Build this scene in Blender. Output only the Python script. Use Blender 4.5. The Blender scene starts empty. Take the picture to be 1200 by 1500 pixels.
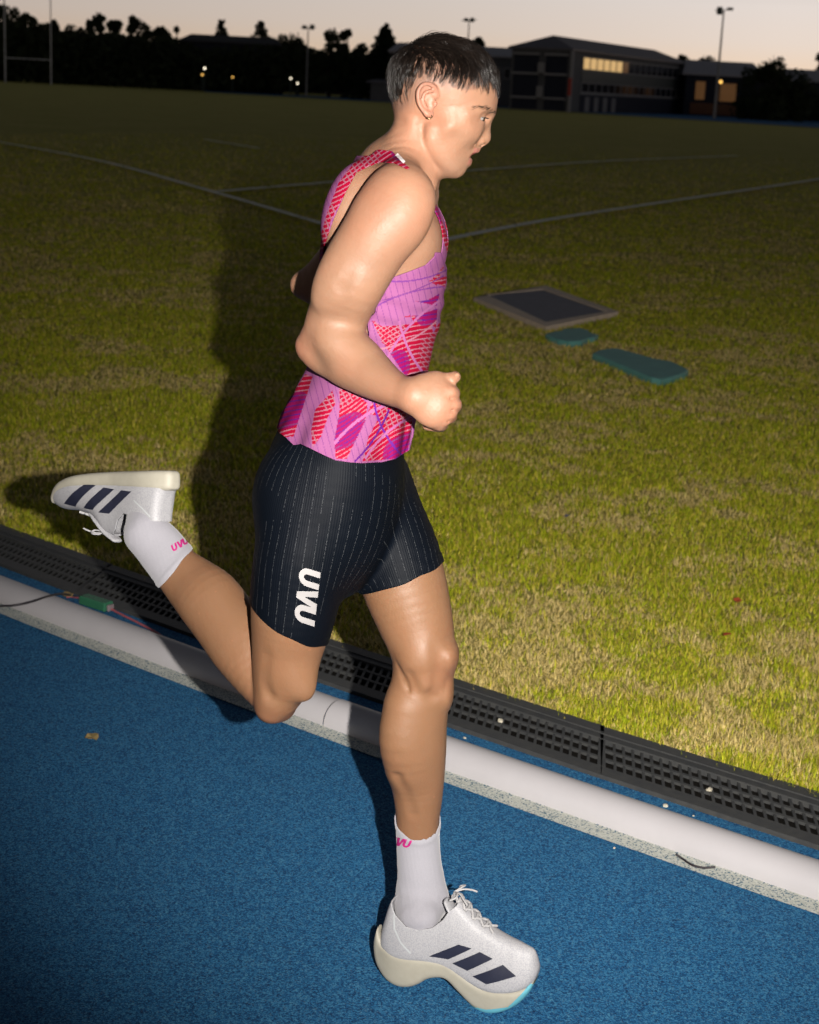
import bpy, bmesh, math, random
import numpy as np
from mathutils import Vector, Matrix
rng = np.random.default_rng(7); random.seed(7)
SC = bpy.context.scene; COL = SC.collection
# ------------------------------------------------------------------ camera
FPX = 2400.0; CAMH = 1.6; ROLL = math.radians(2.8)
PITCH = math.atan((750-129.5)/FPX)
CAM = np.array([0, 0, CAMH])
_F = np.array([0, math.cos(PITCH), -math.sin(PITCH)]); _U = np.array([0, math.sin(PITCH), math.cos(PITCH)]); _R = np.array([1.0, 0, 0])
CR = math.cos(ROLL)*_R + math.sin(ROLL)*_U; CU = -math.sin(ROLL)*_R + math.cos(ROLL)*_U; CF = _F
def ray(x, y): return CF + CR*((x-600)/FPX) + CU*((750-y)/FPX)
def W(x, y, D):
    r = ray(x, y); return CAM + r*(D/r[1])
def G(x, y, z=0.0):
    r = ray(x, y); return CAM + r*((z-CAMH)/r[2])
def ppm(p): return FPX/float(np.dot(np.asarray(p)-CAM, CF))     # pixels per metre at a point
def proj(P):
    q = np.asarray(P)-CAM; d = q@CF
    return 600+FPX*(q@CR)/d, 750-FPX*(q@CU)/d
cd = bpy.data.cameras.new('camera'); cam = bpy.data.objects.new('camera', cd); COL.objects.link(cam)
cam.matrix_world = Matrix(((CR[0], CU[0], -CF[0], 0), (CR[1], CU[1], -CF[1], 0), (CR[2], CU[2], -CF[2], CAMH), (0, 0, 0, 1)))
cd.sensor_fit = 'VERTICAL'; cd.sensor_height = 36; cd.lens = FPX/1500*36
cd.clip_start = 0.05; cd.clip_end = 3000
SC.camera = cam
# ------------------------------------------------------------------ object helpers
def tag(o, label=None, cat=None, group=None, kind=None):
    if label: o['label'] = label
    if cat: o['category'] = cat
    if group: o['group'] = group
    if kind: o['kind'] = kind
    return o
def empty(name, loc, rz=0.0, parent=None):
    o = bpy.data.objects.new(name, None); COL.objects.link(o); o.location = tuple(loc); o.rotation_euler = (0, 0, rz)
    if parent: o.parent = parent
    return o
def link_mesh(name, me, mat=None, parent=None):
    o = bpy.data.objects.new(name, me); COL.objects.link(o)
    if mat: me.materials.append(mat)
    if parent:
        o.parent = parent
    return o
def np_mesh(name, V, faces, mat=None, parent=None, smooth=True, cols=None, attrs=None):
    """faces: (n,3) or (n,4) int array"""
    me = bpy.data.meshes.new(name); V = np.asarray(V, np.float32)
    if parent is not None: V = V-np.array(parent_origin(parent), np.float32)
    F = np.asarray(faces, np.int32); n, k = F.shape
    me.vertices.add(len(V)); me.vertices.foreach_set('co', V.ravel())
    me.loops.add(n*k); me.loops.foreach_set('vertex_index', F.ravel())
    me.polygons.add(n); me.polygons.foreach_set('loop_start', np.arange(0, n*k, k, dtype=np.int32)); me.polygons.foreach_set('loop_total', np.full(n, k, np.int32))
    me.polygons.foreach_set('use_smooth', np.full(n, smooth, bool))
    if cols is not None:
        a = me.attributes.new('Col', 'FLOAT_COLOR', 'POINT'); c = np.ones((len(V), 4), np.float32); c[:, :3] = cols; a.data.foreach_set('color', c.ravel())
    for kx, v in (attrs or {}).items():
        a = me.attributes.new(kx, 'FLOAT', 'POINT'); a.data.foreach_set('value', np.asarray(v, np.float32))
    me.update(); me.validate()
    return link_mesh(name, me, mat, parent)
def parent_origin(o):
    t = np.zeros(3)
    while o is not None: t += np.array(o.location); o = o.parent
    return t
# ------------------------------------------------------------------ materials
def newmat(name):
    m = bpy.data.materials.new(name); m.use_nodes = True; nt = m.node_tree
    return m, nt, nt.nodes['Principled BSDF']
def N(nt, t, **kw):
    n = nt.nodes.new(t)
    for k, v in kw.items():
        if k in n.inputs: n.inputs[k].default_value = v
        else: setattr(n, k, v)
    return n
def L(nt, a, b): nt.links.new(a, b)
def mixc(nt, fac, a, b, mode='MIX'):
    n = nt.nodes.new('ShaderNodeMix'); n.data_type = 'RGBA'; n.blend_type = mode
    for s, v in ((n.inputs['Factor'], fac), (n.inputs[6], a), (n.inputs[7], b)):
        if hasattr(v, 'is_output'): nt.links.new(v, s)
        else: s.default_value = v if not isinstance(v, tuple) or len(v) == 4 else (*v, 1)
    return n.outputs[2]
def mathn(nt, op, a, b=0.0, clamp=False):
    n = nt.nodes.new('ShaderNodeMath'); n.operation = op; n.use_clamp = clamp
    for s, v in ((n.inputs[0], a), (n.inputs[1], b)):
        if hasattr(v, 'is_output'): nt.links.new(v, s)
        else: s.default_value = v
    return n.outputs[0]
def ramp(nt, fac, stops):
    n = nt.nodes.new('ShaderNodeValToRGB'); e = n.color_ramp.elements
    while len(e) < len(stops): e.new(0.5)
    for i, (p, c) in enumerate(stops):
        e[i].position = p; e[i].color = (*c, 1) if len(c) == 3 else c
    nt.links.new(fac, n.inputs[0]); return n.outputs[0]
def noise(nt, scale, detail=4, rough=0.55, vec=None, dist=0.0):
    n = nt.nodes.new('ShaderNodeTexNoise'); n.inputs['Scale'].default_value = scale; n.inputs['Detail'].default_value = detail
    n.inputs['Roughness'].default_value = rough; n.inputs['Distortion'].default_value = dist
    if vec is not None: nt.links.new(vec, n.inputs['Vector'])
    return n.outputs[0]
def bump(nt, bsdf, h, strength=0.3, dist=0.002):
    n = nt.nodes.new('ShaderNodeBump'); n.inputs['Strength'].default_value = strength; n.inputs['Distance'].default_value = dist
    nt.links.new(h, n.inputs['Height']); nt.links.new(n.outputs[0], bsdf.inputs['Normal']); return n
def objco(nt): return nt.nodes.new('ShaderNodeTexCoord').outputs['Object']
def geopos(nt): return nt.nodes.new('ShaderNodeNewGeometry').outputs['Position']
def plain(name, col, rough=0.6, spec=0.4, metal=0.0, var=0.15, scale=30.0, bmp=0.0):
    m, nt, b = newmat(name)
    n = noise(nt, scale, 5, 0.6, objco(nt))
    c = mixc(nt, n, tuple(x*(1-var) for x in col), tuple(min(1, x*(1+var)) for x in col))
    L(nt, c, b.inputs['Base Color']); b.inputs['Roughness'].default_value = rough; b.inputs['Specular IOR Level'].default_value = spec; b.inputs['Metallic'].default_value = metal
    if bmp: bump(nt, b, n, bmp, 0.003)
    return m
# ------------------------------------------------------------------ numpy value noise
def vnoise(P, scale, seed=0):
    P = np.asarray(P, np.float64)*scale; d = P.shape[1]; i = np.floor(P).astype(np.int64); f = P-i; f = f*f*(3-2*f); out = 0
    for c in range(1 << d):
        w = 1.0; h = np.full(len(P), seed*7919+13, np.int64)
        for a in range(d):
            b = (c >> a) & 1; w = w*(f[:, a] if b else 1-f[:, a]); h = h*1000003+(i[:, a]+b)*(374761393+a*668265263)
        h = (h ^ (h >> 13))*1274126177 & 0x7fffffff; h = (h ^ (h >> 16)) & 0xffff
        out = out+w*(h/65535.0)
    return out
def fbm(P, scale, o=4, seed=0):
    s = 0; a = 0.5; t = 0
    for k in range(o): s = s+a*vnoise(P, scale*2**k, seed+k); t += a; a *= 0.55
    return s/t
# ------------------------------------------------------------------ implicit modelling: lofted tubes and ellipsoids, blended, then meshed
BIG = 9.0
def smin(a, b, k):
    if k <= 0: return np.minimum(a, b)
    h = np.maximum(k-np.abs(a-b), 0)/k
    return np.minimum(a, b)-h*h*k*0.25
class Loft:
    def __init__(s, C, A, B, U, sub=3):
        C = np.array(C, float); A = np.array(A, float); B = np.array(B, float); U = np.array(U, float)
        if sub > 1 and len(C) > 2:
            X = np.concatenate([C, A[:, None], B[:, None], U], 1); n = len(X)
            E = np.concatenate([[2*X[0]-X[1]], X, [2*X[-1]-X[-2]]]); out = []
            for i in range(n-1):
                p0, p1, p2, p3 = E[i:i+4]
                for t in np.arange(sub)/sub:
                    out.append(0.5*((2*p1)+(-p0+p2)*t+(2*p0-5*p1+4*p2-p3)*t*t+(-p0+3*p1-3*p2+p3)*t**3))
            out.append(X[-1]); X = np.array(out); C = X[:, :3]; A = X[:, 3]; B = X[:, 4]; U = X[:, 5:8]
        n = len(C); T = np.gradient(C, axis=0); T /= np.linalg.norm(T, axis=1)[:, None]
        U = U-T*(U*T).sum(1)[:, None]; U /= np.linalg.norm(U, axis=1)[:, None]; Wd = np.cross(T, U)
        s.C, s.A, s.B, s.U, s.V = C, np.maximum(A, .0008), np.maximum(B, .0008), U, Wd
        R = np.maximum(s.A, s.B)
        s.slo = np.minimum(C[:-1]-R[:-1, None], C[1:]-R[1:, None]); s.shi = np.maximum(C[:-1]+R[:-1, None], C[1:]+R[1:, None])
        s.lo = s.slo.min(0); s.hi = s.shi.max(0)
    def prep(s):
        f = np.float32; s.c32 = s.C.astype(f); s.dc = (s.C[1:]-s.C[:-1]).astype(f); s.dd = (s.dc*s.dc).sum(1); s.u0 = s.U.astype(f); s.v0 = s.V.astype(f)
        s.du = (s.U[1:]-s.U[:-1]).astype(f); s.dv = (s.V[1:]-s.V[:-1]).astype(f); s.a32 = s.A.astype(f); s.b32 = s.B.astype(f)
        s.cu = [(f(s.dc[i]@s.u0[i]), f(s.dc[i]@s.du[i]), f(s.dc[i]@s.v0[i]), f(s.dc[i]@s.dv[i])) for i in range(len(s.dc))]
        s.mats = [np.stack([s.dc[i], s.u0[i], s.du[i], s.v0[i], s.dv[i]], 1) for i in range(len(s.dc))]
    def seg(s, i, P):
        if not hasattr(s, 'mats'): s.prep()
        q = P.astype(np.float32, copy=False)-s.c32[i]; M = q@s.mats[i]; dd = s.dd[i]; al = M[..., 0]
        t = np.clip(al/dd, 0, 1); a = s.a32[i]+t*(s.a32[i+1]-s.a32[i]); b = s.b32[i]+t*(s.b32[i+1]-s.b32[i])
        c1, c2, c3, c4 = s.cu[i]
        qu = M[..., 1]+t*(M[..., 2]-c1-t*c2); qv = M[..., 3]+t*(M[..., 4]-c3-t*c4)
        r2 = np.einsum('...k,...k->...', q, q)-t*(2*al-t*dd); e2 = np.minimum(a, b); e2 *= e2
        qu *= qu; qv *= qv; qt2 = np.maximum(r2-qu-qv, 0); a *= a; b *= b
        x = qu/a; y = qv/b; z = qt2/e2; k0 = np.sqrt(x+y+z); k1 = np.sqrt(x/a+y/b+z/e2)+np.float32(1e-7)
        return np.where(k0 < 1e-3, -np.sqrt(e2), k0*(k0-1)/k1)
    def d(s, P, lo=None, hi=None, m=BIG):
        """P (nb,k,3) blocks with boxes lo, hi"""
        out = np.full(P.shape[:-1], BIG, np.float32)
        for i in range(len(s.C)-1):
            if lo is None: out = np.minimum(out, s.seg(i, P)); continue
            sel = np.nonzero(((hi+m > s.slo[i]) & (lo-m < s.shi[i])).all(1))[0]
            if len(sel): out[sel] = np.minimum(out[sel], s.seg(i, P[sel]))
        return out
class Ell:
    def __init__(s, c, r, M):                                    # M rows = local axes
        s.c = np.array(c, float); s.r = np.array(r, float); s.M = np.array(M, float)
        e = np.sqrt(((s.M*s.r[:, None])**2).sum(0)); s.lo = s.c-e; s.hi = s.c+e
    def d(s, P, lo=None, hi=None, m=BIG):
        q = ((P-s.c)@s.M.T)/s.r; k0 = np.sqrt((q*q).sum(-1)); k1 = np.sqrt(((q/s.r)**2).sum(-1))+1e-9
        return np.where(k0 < 1e-3, -s.r.min(), k0*(k0-1)/k1)
class Group:
    def __init__(s): s.ops = []
    def add(s, prim, k=0.01): s.ops.append((prim, k, 1)); return prim
    def sub(s, prim, k=0.004): s.ops.append((prim, k, -1)); return prim
    def d(s, P, lo=None, hi=None, infl=0.0):
        out = np.full(P.shape[:-1], BIG, np.float32)
        for prim, k, sg in s.ops:
            m = max(1.5*k+.020, .046)+infl
            if lo is None:
                t = prim.d(P); out = smin(out, t-infl, k) if sg > 0 else -smin(-out, t, k); continue
            sel = np.nonzero(((hi+m > prim.lo) & (lo-m < prim.hi)).all(1))[0]
            if not len(sel): continue
            t = prim.d(P[sel], lo[sel], hi[sel], m)
            out[sel] = smin(out[sel], t-infl, k) if sg > 0 else -smin(-out[sel], t, k)
        return out
def axis(lo, hi, h, fine=()):
    """coordinates from lo to hi, step h, finer inside the given (a, b, step) spans"""
    x = [lo]
    while x[-1] < hi:
        st = h
        for a, b, f in fine:
            if a-st <= x[-1] <= b: st = min(st, f)
        x.append(x[-1]+st)
    while (len(x)-1) % 8: x.append(x[-1]+h)
    return np.array(x)
def surface_nets(func, xs, ys, zs):
    """func(P, lo, hi) -> distances for blocks; returns vertices and quads"""
    nb = [(len(a)-1)//8 for a in (xs, ys, zs)]
    bi = np.stack(np.meshgrid(*[np.arange(n) for n in nb], indexing='ij'), -1).reshape(-1, 3)
    lo = np.stack([a[bi[:, i]*8] for i, a in enumerate((xs, ys, zs))], 1); hi = np.stack([a[bi[:, i]*8+8] for i, a in enumerate((xs, ys, zs))], 1)
    c = (lo+hi)/2; rad = np.linalg.norm(hi-lo, axis=1)/2
    dc = np.empty(len(c))
    for s0 in range(0, len(c), 40000):
        sl = slice(s0, s0+40000); dc[sl] = func(c[sl][:, None, :], lo[sl], hi[sl])[:, 0]
    act = np.nonzero(np.abs(dc) < rad*1.7+0.006)[0]
    g9 = np.stack(np.meshgrid(*[np.arange(9)]*3, indexing='ij'), -1).reshape(-1, 3)
    NY, NZ = len(ys), len(zs)
    V = []; K = []; E = [[], [], []]
    for s0 in range(0, len(act), 3000):
        a = act[s0:s0+3000]; I = bi[a][:, None, :]*8+g9[None]
        P = np.stack([xs[I[..., 0]], ys[I[..., 1]], zs[I[..., 2]]], -1)
        D = func(P.astype(np.float32), lo[a], hi[a]).reshape(-1, 9, 9, 9); P = P.reshape(-1, 9, 9, 9, 3); base = bi[a]*8
        ins = D < 0
        n = np.zeros((len(a), 8, 8, 8), np.int8)
        for dx in (0, 1):
            for dy in (0, 1):
                for dz in (0, 1): n += ins[:, dx:dx+8, dy:dy+8, dz:dz+8]
        b, x, y, z = np.nonzero((n > 0) & (n < 8))
        if not len(b): continue
        acc = np.zeros((len(b), 3)); cnt = np.zeros(len(b))
        cor = [(i, j, k) for i in (0, 1) for j in (0, 1) for k in (0, 1)]
        for p in cor:
            for ax in range(3):
                if p[ax]: continue
                q = list(p); q[ax] = 1
                d0 = D[b, x+p[0], y+p[1], z+p[2]]; d1 = D[b, x+q[0], y+q[1], z+q[2]]; m = (d0 < 0) != (d1 < 0)
                t = np.where(m, d0/np.where(m, d0-d1, 1), 0)[:, None]
                X = P[b, x+p[0], y+p[1], z+p[2]]*(1-t)+P[b, x+q[0], y+q[1], z+q[2]]*t
                acc += np.where(m[:, None], X, 0); cnt += m
        V.append(acc/cnt[:, None]); gx = base[b]+np.stack([x, y, z], 1)
        K.append((gx[:, 0]*NY+gx[:, 1])*NZ+gx[:, 2])
        for ax in range(3):                                       # grid edges with a crossing, owned by this block
            s1 = [slice(0, 8)]*3; s2 = [slice(0, 8)]*3; s2[ax] = slice(1, 9)
            i0 = ins[(slice(None), *s1)]; i1 = ins[(slice(None), *s2)]
            b2, x2, y2, z2 = np.nonzero(i0 != i1)
            g = base[b2]+np.stack([x2, y2, z2], 1); E[ax].append(np.concatenate([g, i0[b2, x2, y2, z2][:, None]], 1))
    V = np.concatenate(V); K = np.concatenate(K); o = np.argsort(K); K = K[o]; V = V[o]; F = []
    for ax in range(3):
        e = np.concatenate(E[ax]); o1, o2 = ((0, 1, 0), (0, 0, 1)) if ax == 0 else (((0, 0, 1), (1, 0, 0)) if ax == 1 else ((1, 0, 0), (0, 1, 0)))
        idx = []; ok = np.ones(len(e), bool)
        for m1, m2 in ((0, 0), (1, 0), (1, 1), (0, 1)):
            g = e[:, :3]-m1*np.array(o1)-m2*np.array(o2); kk = (g[:, 0]*NY+g[:, 1])*NZ+g[:, 2]
            j = np.minimum(np.searchsorted(K, kk), len(K)-1); ok &= (K[j] == kk) & (g >= 0).all(1); idx.append(j)
        q = np.stack(idx, 1)[ok]; fl = e[ok, 3] > 0
        q[~fl] = q[~fl][:, ::-1]; F.append(q)
    return V, np.concatenate(F)
def edges_of(F):
    k = F.shape[1]; e = np.concatenate([F[:, [i, (i+1) % k]] for i in range(k)]); e.sort(1); return np.unique(e, axis=0)
def smooth(V, F, it=2, lam=0.5, mu=-0.52):
    e = edges_of(F); n = len(V); deg = np.bincount(e.ravel(), minlength=n)[:, None].clip(1)
    for i in range(it):
        for l in (lam, mu):
            S = np.stack([np.bincount(e[:, 0], V[e[:, 1], a], n)+np.bincount(e[:, 1], V[e[:, 0], a], n) for a in range(3)], 1)
            V = V+l*(S/deg-V)
    return V
def vnormals(V, F):
    n = np.cross(V[F[:, 2]]-V[F[:, 0]], V[F[:, 3 if F.shape[1] > 3 else 1]]-V[F[:, 1 if F.shape[1] > 3 else 0]])
    if F.shape[1] == 3: n = np.cross(V[F[:, 1]]-V[F[:, 0]], V[F[:, 2]]-V[F[:, 0]])
    o = np.stack([sum(np.bincount(F[:, i], n[:, a], len(V)) for i in range(F.shape[1])) for a in range(3)], 1)
    return o/(np.linalg.norm(o, axis=1)[:, None]+1e-12)
def tris(F): return F if F.shape[1] == 3 else np.concatenate([F[:, [0, 1, 2]], F[:, [0, 2, 3]]])
def compact(V, F, X=()):
    u, inv = np.unique(F.ravel(), return_inverse=True); return (V[u], inv.reshape(F.shape), *[x[u] for x in X])
def subdiv(V, F):
    """one split of every quad into four"""
    e = np.concatenate([F[:, [i, (i+1) % 4]] for i in range(4)]); es = np.sort(e, 1); u, inv = np.unique(es, axis=0, return_inverse=True)
    inv = inv.reshape(4, -1); n = len(V); m = len(F); Ve = (V[u[:, 0]]+V[u[:, 1]])/2; Vf = V[F].mean(1)
    ed = [inv[i]+n for i in range(4)]; fc = np.arange(m)+n+len(u)
    return np.concatenate([V, Ve, Vf]), np.concatenate([np.stack([F[:, i], ed[i], fc, ed[i-1]], 1) for i in range(4)])
def clip(V, T, val):
    """keep the part of the triangles where val < 0, cut cleanly along val = 0"""
    T = tris(T); s = val[T] < 0; c = s.sum(1); keep = [T[c == 3]]; e2 = {}; newV = [V]; nv = len(V)
    part = T[(c == 1) | (c == 2)]; sp = val[part] < 0; cp = sp.sum(1)
    if len(part):
        lone = np.where(cp == 1, np.argmax(sp, 1), np.argmin(sp, 1)); r = np.arange(len(part))
        a = part[r, lone]; b = part[r, (lone+1) % 3]; cc = part[r, (lone+2) % 3]
        def cut(i, j):
            k = np.sort(np.stack([i, j], 1), 1); u, inv = np.unique(k, axis=0, return_inverse=True); return k
        k1 = cut(a, b); k2 = cut(a, cc); allk = np.concatenate([k1, k2]); u, inv = np.unique(allk, axis=0, return_inverse=True); inv = inv.ravel()
        t = val[u[:, 0]]/(val[u[:, 0]]-val[u[:, 1]]); X = V[u[:, 0]]*(1-t)[:, None]+V[u[:, 1]]*t[:, None]
        newV.append(X); i1 = inv[:len(part)]+nv; i2 = inv[len(part):]+nv; one = cp == 1
        keep.append(np.stack([a, i1, i2], 1)[one])
        w = ~one; keep.append(np.stack([i1, b, cc], 1)[w]); keep.append(np.stack([i1, cc, i2], 1)[w])
    return compact(np.concatenate(newV), np.concatenate(keep))
def inpoly(x, y, poly):
    """signed distance in 2-D, negative inside"""
    poly = np.asarray(poly, float); n = len(poly); d = np.full(len(x), 1e9); ins = np.zeros(len(x), bool)
    for i in range(n):
        a = poly[i]; b = poly[(i+1) % n]; e = b-a; t = np.clip(((x-a[0])*e[0]+(y-a[1])*e[1])/(e@e+1e-12), 0, 1)
        d = np.minimum(d, np.hypot(x-a[0]-t*e[0], y-a[1]-t*e[1]))
        c = ((a[1] > y) != (b[1] > y)) & (x < (b[0]-a[0])*(y-a[1])/(b[1]-a[1]+1e-12)+a[0]); ins ^= c
    return np.where(ins, -d, d)
# stations given as outline pairs in photo pixels at a distance; b = half depth in metres
def edges(st, sub=4, grow=0.0):
    C, A, B, U = [], [], [], []
    for xl, yl, xr, yr, D, b in st:
        c = W((xl+xr)/2, (yl+yr)/2, D); s = ppm(c); C.append(c); A.append(math.hypot(xr-xl, yr-yl)/2/s+grow); B.append(b+grow)
        U.append((CR*(xr-xl)-CU*(yr-yl))/math.hypot(xr-xl, yr-yl))
    return Loft(C, A, B, U, sub)
def chain(pts, sub=3, flat=1.0):
    """round tube through (px, py, D, radius px[, other radius px])"""
    C, A, B = [], [], []
    for p in pts:
        c = W(*p[:3]); s = ppm(c); C.append(c); A.append(p[3]/s); B.append((p[4] if len(p) > 4 else p[3]*flat)/s)
    C = np.array(C); T = np.gradient(C, axis=0) if len(C) > 1 else np.array([[1, 0, 0]])
    v = np.mean(C, 0)-CAM; U = np.cross(T, v); bad = np.linalg.norm(U, axis=1) < 1e-3*np.linalg.norm(T, axis=1)*np.linalg.norm(v)
    U[bad] = CR
    for i in range(1, len(U)):
        if U[i]@U[i-1] < 0: U[i] = -U[i]
    return Loft(C, A, B, U, sub)
def ell(x, y, D, rx, ry, rz, rot=0.0):
    c = W(x, y, D); s = ppm(c); v = (c-CAM)/np.linalg.norm(c-CAM); r = math.radians(rot)
    u = CR-v*(CR@v); u /= np.linalg.norm(u); w = np.cross(v, u)*-1
    if w@CU < 0: w = -w
    return Ell(c, (rx/s, ry/s, rz/s), (math.cos(r)*u+math.sin(r)*w, -math.sin(r)*u+math.cos(r)*w, v))
FINE = True
SKY_STRENGTH = .95; FLASH_W = 1320
from mathutils.kdtree import KDTree
# ------------------------------------------------------------------ the runner's body
DH = 2.72
def hd(z): return DH+z/909.0                                       # head features: z in head pixels, minus = towards the photographer
class ShoeFrame:
    def __init__(s, heel, toe, up):
        s.o = heel; s.e1 = (toe-heel)/np.linalg.norm(toe-heel); u = np.array(up)-s.e1*(np.array(up)@s.e1); s.e2 = u/np.linalg.norm(u)
        s.e3 = np.cross(s.e1, s.e2); s.e3 = s.e3 if s.e3[1] > 0 else -s.e3       # away from the photographer
        s.len = np.linalg.norm(toe-heel)
    def px(s, x, y, w=0.0):
        r = ray(x, y); o = s.o+s.e3*w; t = ((o-CAM)@s.e3)/(r@s.e3); q = CAM+r*t-s.o; return q@s.e1, q@s.e2
    def poly(s, pts, w=0.0): return np.array([s.px(x, y, w) for x, y in pts])
    def loc(s, P): q = P-s.o; return q@s.e1, q@s.e2, q@s.e3
    def wpt(s, a, b_, c): return s.o+s.e1*a+s.e2*b_+s.e3*c
GF = G(714, 1484)
frL = ShoeFrame(W(548, 1440, GF[1]+.065), W(775, 1480, GF[1]-.035), (0, 0, 1))
frR = ShoeFrame(W(246, 726, 2.865), W(80, 736, 3.055), tuple(-CU))
def foot(fr, pts, width=.042):                                      # a foot inside its shoe
    C = [fr.wpt(*fr.px(x, y, width), width) for x, y, a, b in pts]; A = [p[2] for p in pts]; B = [p[3] for p in pts]
    return Loft(C, A, B, [fr.e3]*len(pts), 3)
def build_torso():
    g = Group()
    g.add(edges([(524,240,632,275,2.735,.085),(500,285,633,305,2.74,.14),(480,335,645,345,2.745,.152),(473,380,651,378,2.75,.150),(471,430,646,425,2.755,.143),
                 (470,480,635,475,2.76,.132),(464,530,621,530,2.765,.125),(446,585,603,590,2.77,.130),(412,645,590,655,2.775,.15),(389,700,590,700,2.775,.165),
                 (383,745,582,752,2.775,.162),(392,792,560,790,2.78,.14),(430,822,540,812,2.78,.08)]), 0)
    for s in (-1, 1):                                              # trapezius and shoulder, both sides
        g.add(chain([(590,212,hd(s*26),15),(586,245,2.735+s*.075,28),(585,288,2.735+s*.14,42)]), .02)
        g.add(ell(508,305,2.74+s*.085,30,62,42,-18), .03)          # shoulder blade
        g.add(ell(612,345,2.74+s*.075,34,44,60,10), .04)           # chest
        g.add(ell(420,735,2.775+s*.075,44,60,60,10), .04)          # buttock
    return g
def build_head():
    g = Group(); h = hd(0)
    g.add(edges([(579,172,644,188,h,.051),(572,198,640,222,h,.053),(561,222,632,256,h+.004,.057),(545,242,630,285,h+.01,.066),(530,265,628,310,h+.015,.08)]), 0)   # neck
    g.add(ell(650,122,h,74.5,60,69,-8), .03)                       # skull
    g.add(ell(622,128,h,48,56,66,0), .02)
    g.add(edges([(600,128,722,140,h,.070),(606,152,714,158,h,.070),(612,170,700,173,h,.067),(614,190,692,192,h,.0665),(620,208,685,209,h,.0615),(628,226,677,226,h,.052),(638,236,669,236,h,.040)]), .012)
    g.add(edges([(640,146,722.5,154,h,.050),(645,172,709,174,h,.038),(640,191,703,192,h,.031),(640,208,698,209,h,.029),(640,224,690,224,h,.029),(650,236,679.5,236,h,.026)]), .03)
    g.add(chain([(719,163,h,6),(719.5,160,h,5.5)]), .006)
    for s in (-1, 1):
        g.add(chain([(716,165,hd(s*8),7),(712,161,hd(s*24),7.5),(701,159,hd(s*42),7.5),(684,166,hd(s*55),6)]), .012)     # brow ridge
        g.add(chain([(690,194,hd(s*36),9),(680,191,hd(s*46),9),(664,187,hd(s*53),7)]), .03)    # cheekbone
        g.sub(ell(713,174,hd(s*33),11,7,14,-6), .010)            # eye socket
        g.sub(ell(674,214,hd(s*70),20,17,10), .02)                # hollow of the cheek
        g.add(chain([(632,190,hd(s*51),8),(632,208,hd(s*49),9),(643,226,hd(s*39),9),(658,239,hd(s*23),9.5),(667,245,hd(s*8),10)]), .014)   # jaw
        g.add(chain([(694,218.5,h,8.2),(692,219.5,hd(s*10),7.4),(685,222,hd(s*21),4.5)]), .004)                             # upper lip
        g.add(chain([(682.5,236.5,h,8.4),(681,236,hd(s*10),7.6),(677,233,hd(s*20),5)]), .003)                               # lower lip
    g.add(ell(668.5,245.5,h,12.5,11.5,18), .008)                           # chin
    g.add(chain([(665,248,h,8,14),(650,248,h,10,22),(630,243,h,17,32)]), .012)
    g.add(chain([(706,171,h,8,9),(706.5,182,h,9.5,10),(708,193,h,10,11.5),(709,202,h,10,12),(706,206,h,6,11)]), .014)     # nose
    for s in (-1, 1):
        g.add(ell(703,206,hd(s*10.5),7.5,6,6), .004)               # nostril wing
        g.sub(ell(707,212,hd(s*6),4,3,3), .002)
        g.sub(chain([(697,201,hd(s*20),1.0),(694.5,208,hd(s*21.5),1.1),(694,212,hd(s*22.5),.8)]), .004)
    g.sub(ell(703,227.6,h,19,4.0,22,8), .0015)                      # open mouth
    for s in (-1, 1):                                              # eyelids round the eyeball
        g.add(ell(699.5,173,hd(s*31),12.4,11.6,12.5), .006)
        g.sub(ell(709,174.6,hd(s*36),7.5,2.5,11,-14), .001)
    for s in (-1, 1):                                              # ear
        e = [(640,140,67),(637,129,72),(629,123,76),(620,124,79),(613.5,132,81),(612.5,143,81),(615,153,79),(620,161,77),(626,167,74)]
        g.add(chain([(x,y,hd(s*z),3.3) for x, y, z in e]), .004)
        g.add(chain([(626,167,hd(s*74),4.6),(631,168,hd(s*71),4.6)]), .004)
        g.add(ell(625,147,hd(s*69),12,20,5.5,10), .005)
        g.add(chain([(633,133,hd(s*74),2.2),(623,136,hd(s*77),2.6),(619.5,146,hd(s*77.5),2.6),(624,157,hd(s*75),2.4)]), .003)
        g.add(ell(637,152,hd(s*71.5),3.6,5,4), .003)
        g.sub(ell(630,150,hd(s*77),5,8,4.5,10), .003)
    for s in (-1, 1):                                              # muscle from behind the ear to the breastbone
        g.add(chain([(606,180,hd(s*41),7),(610,208,hd(s*39),8),(620,240,hd(s*31),9),(628,268,hd(s*20),9)]), .014)
    return g
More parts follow.
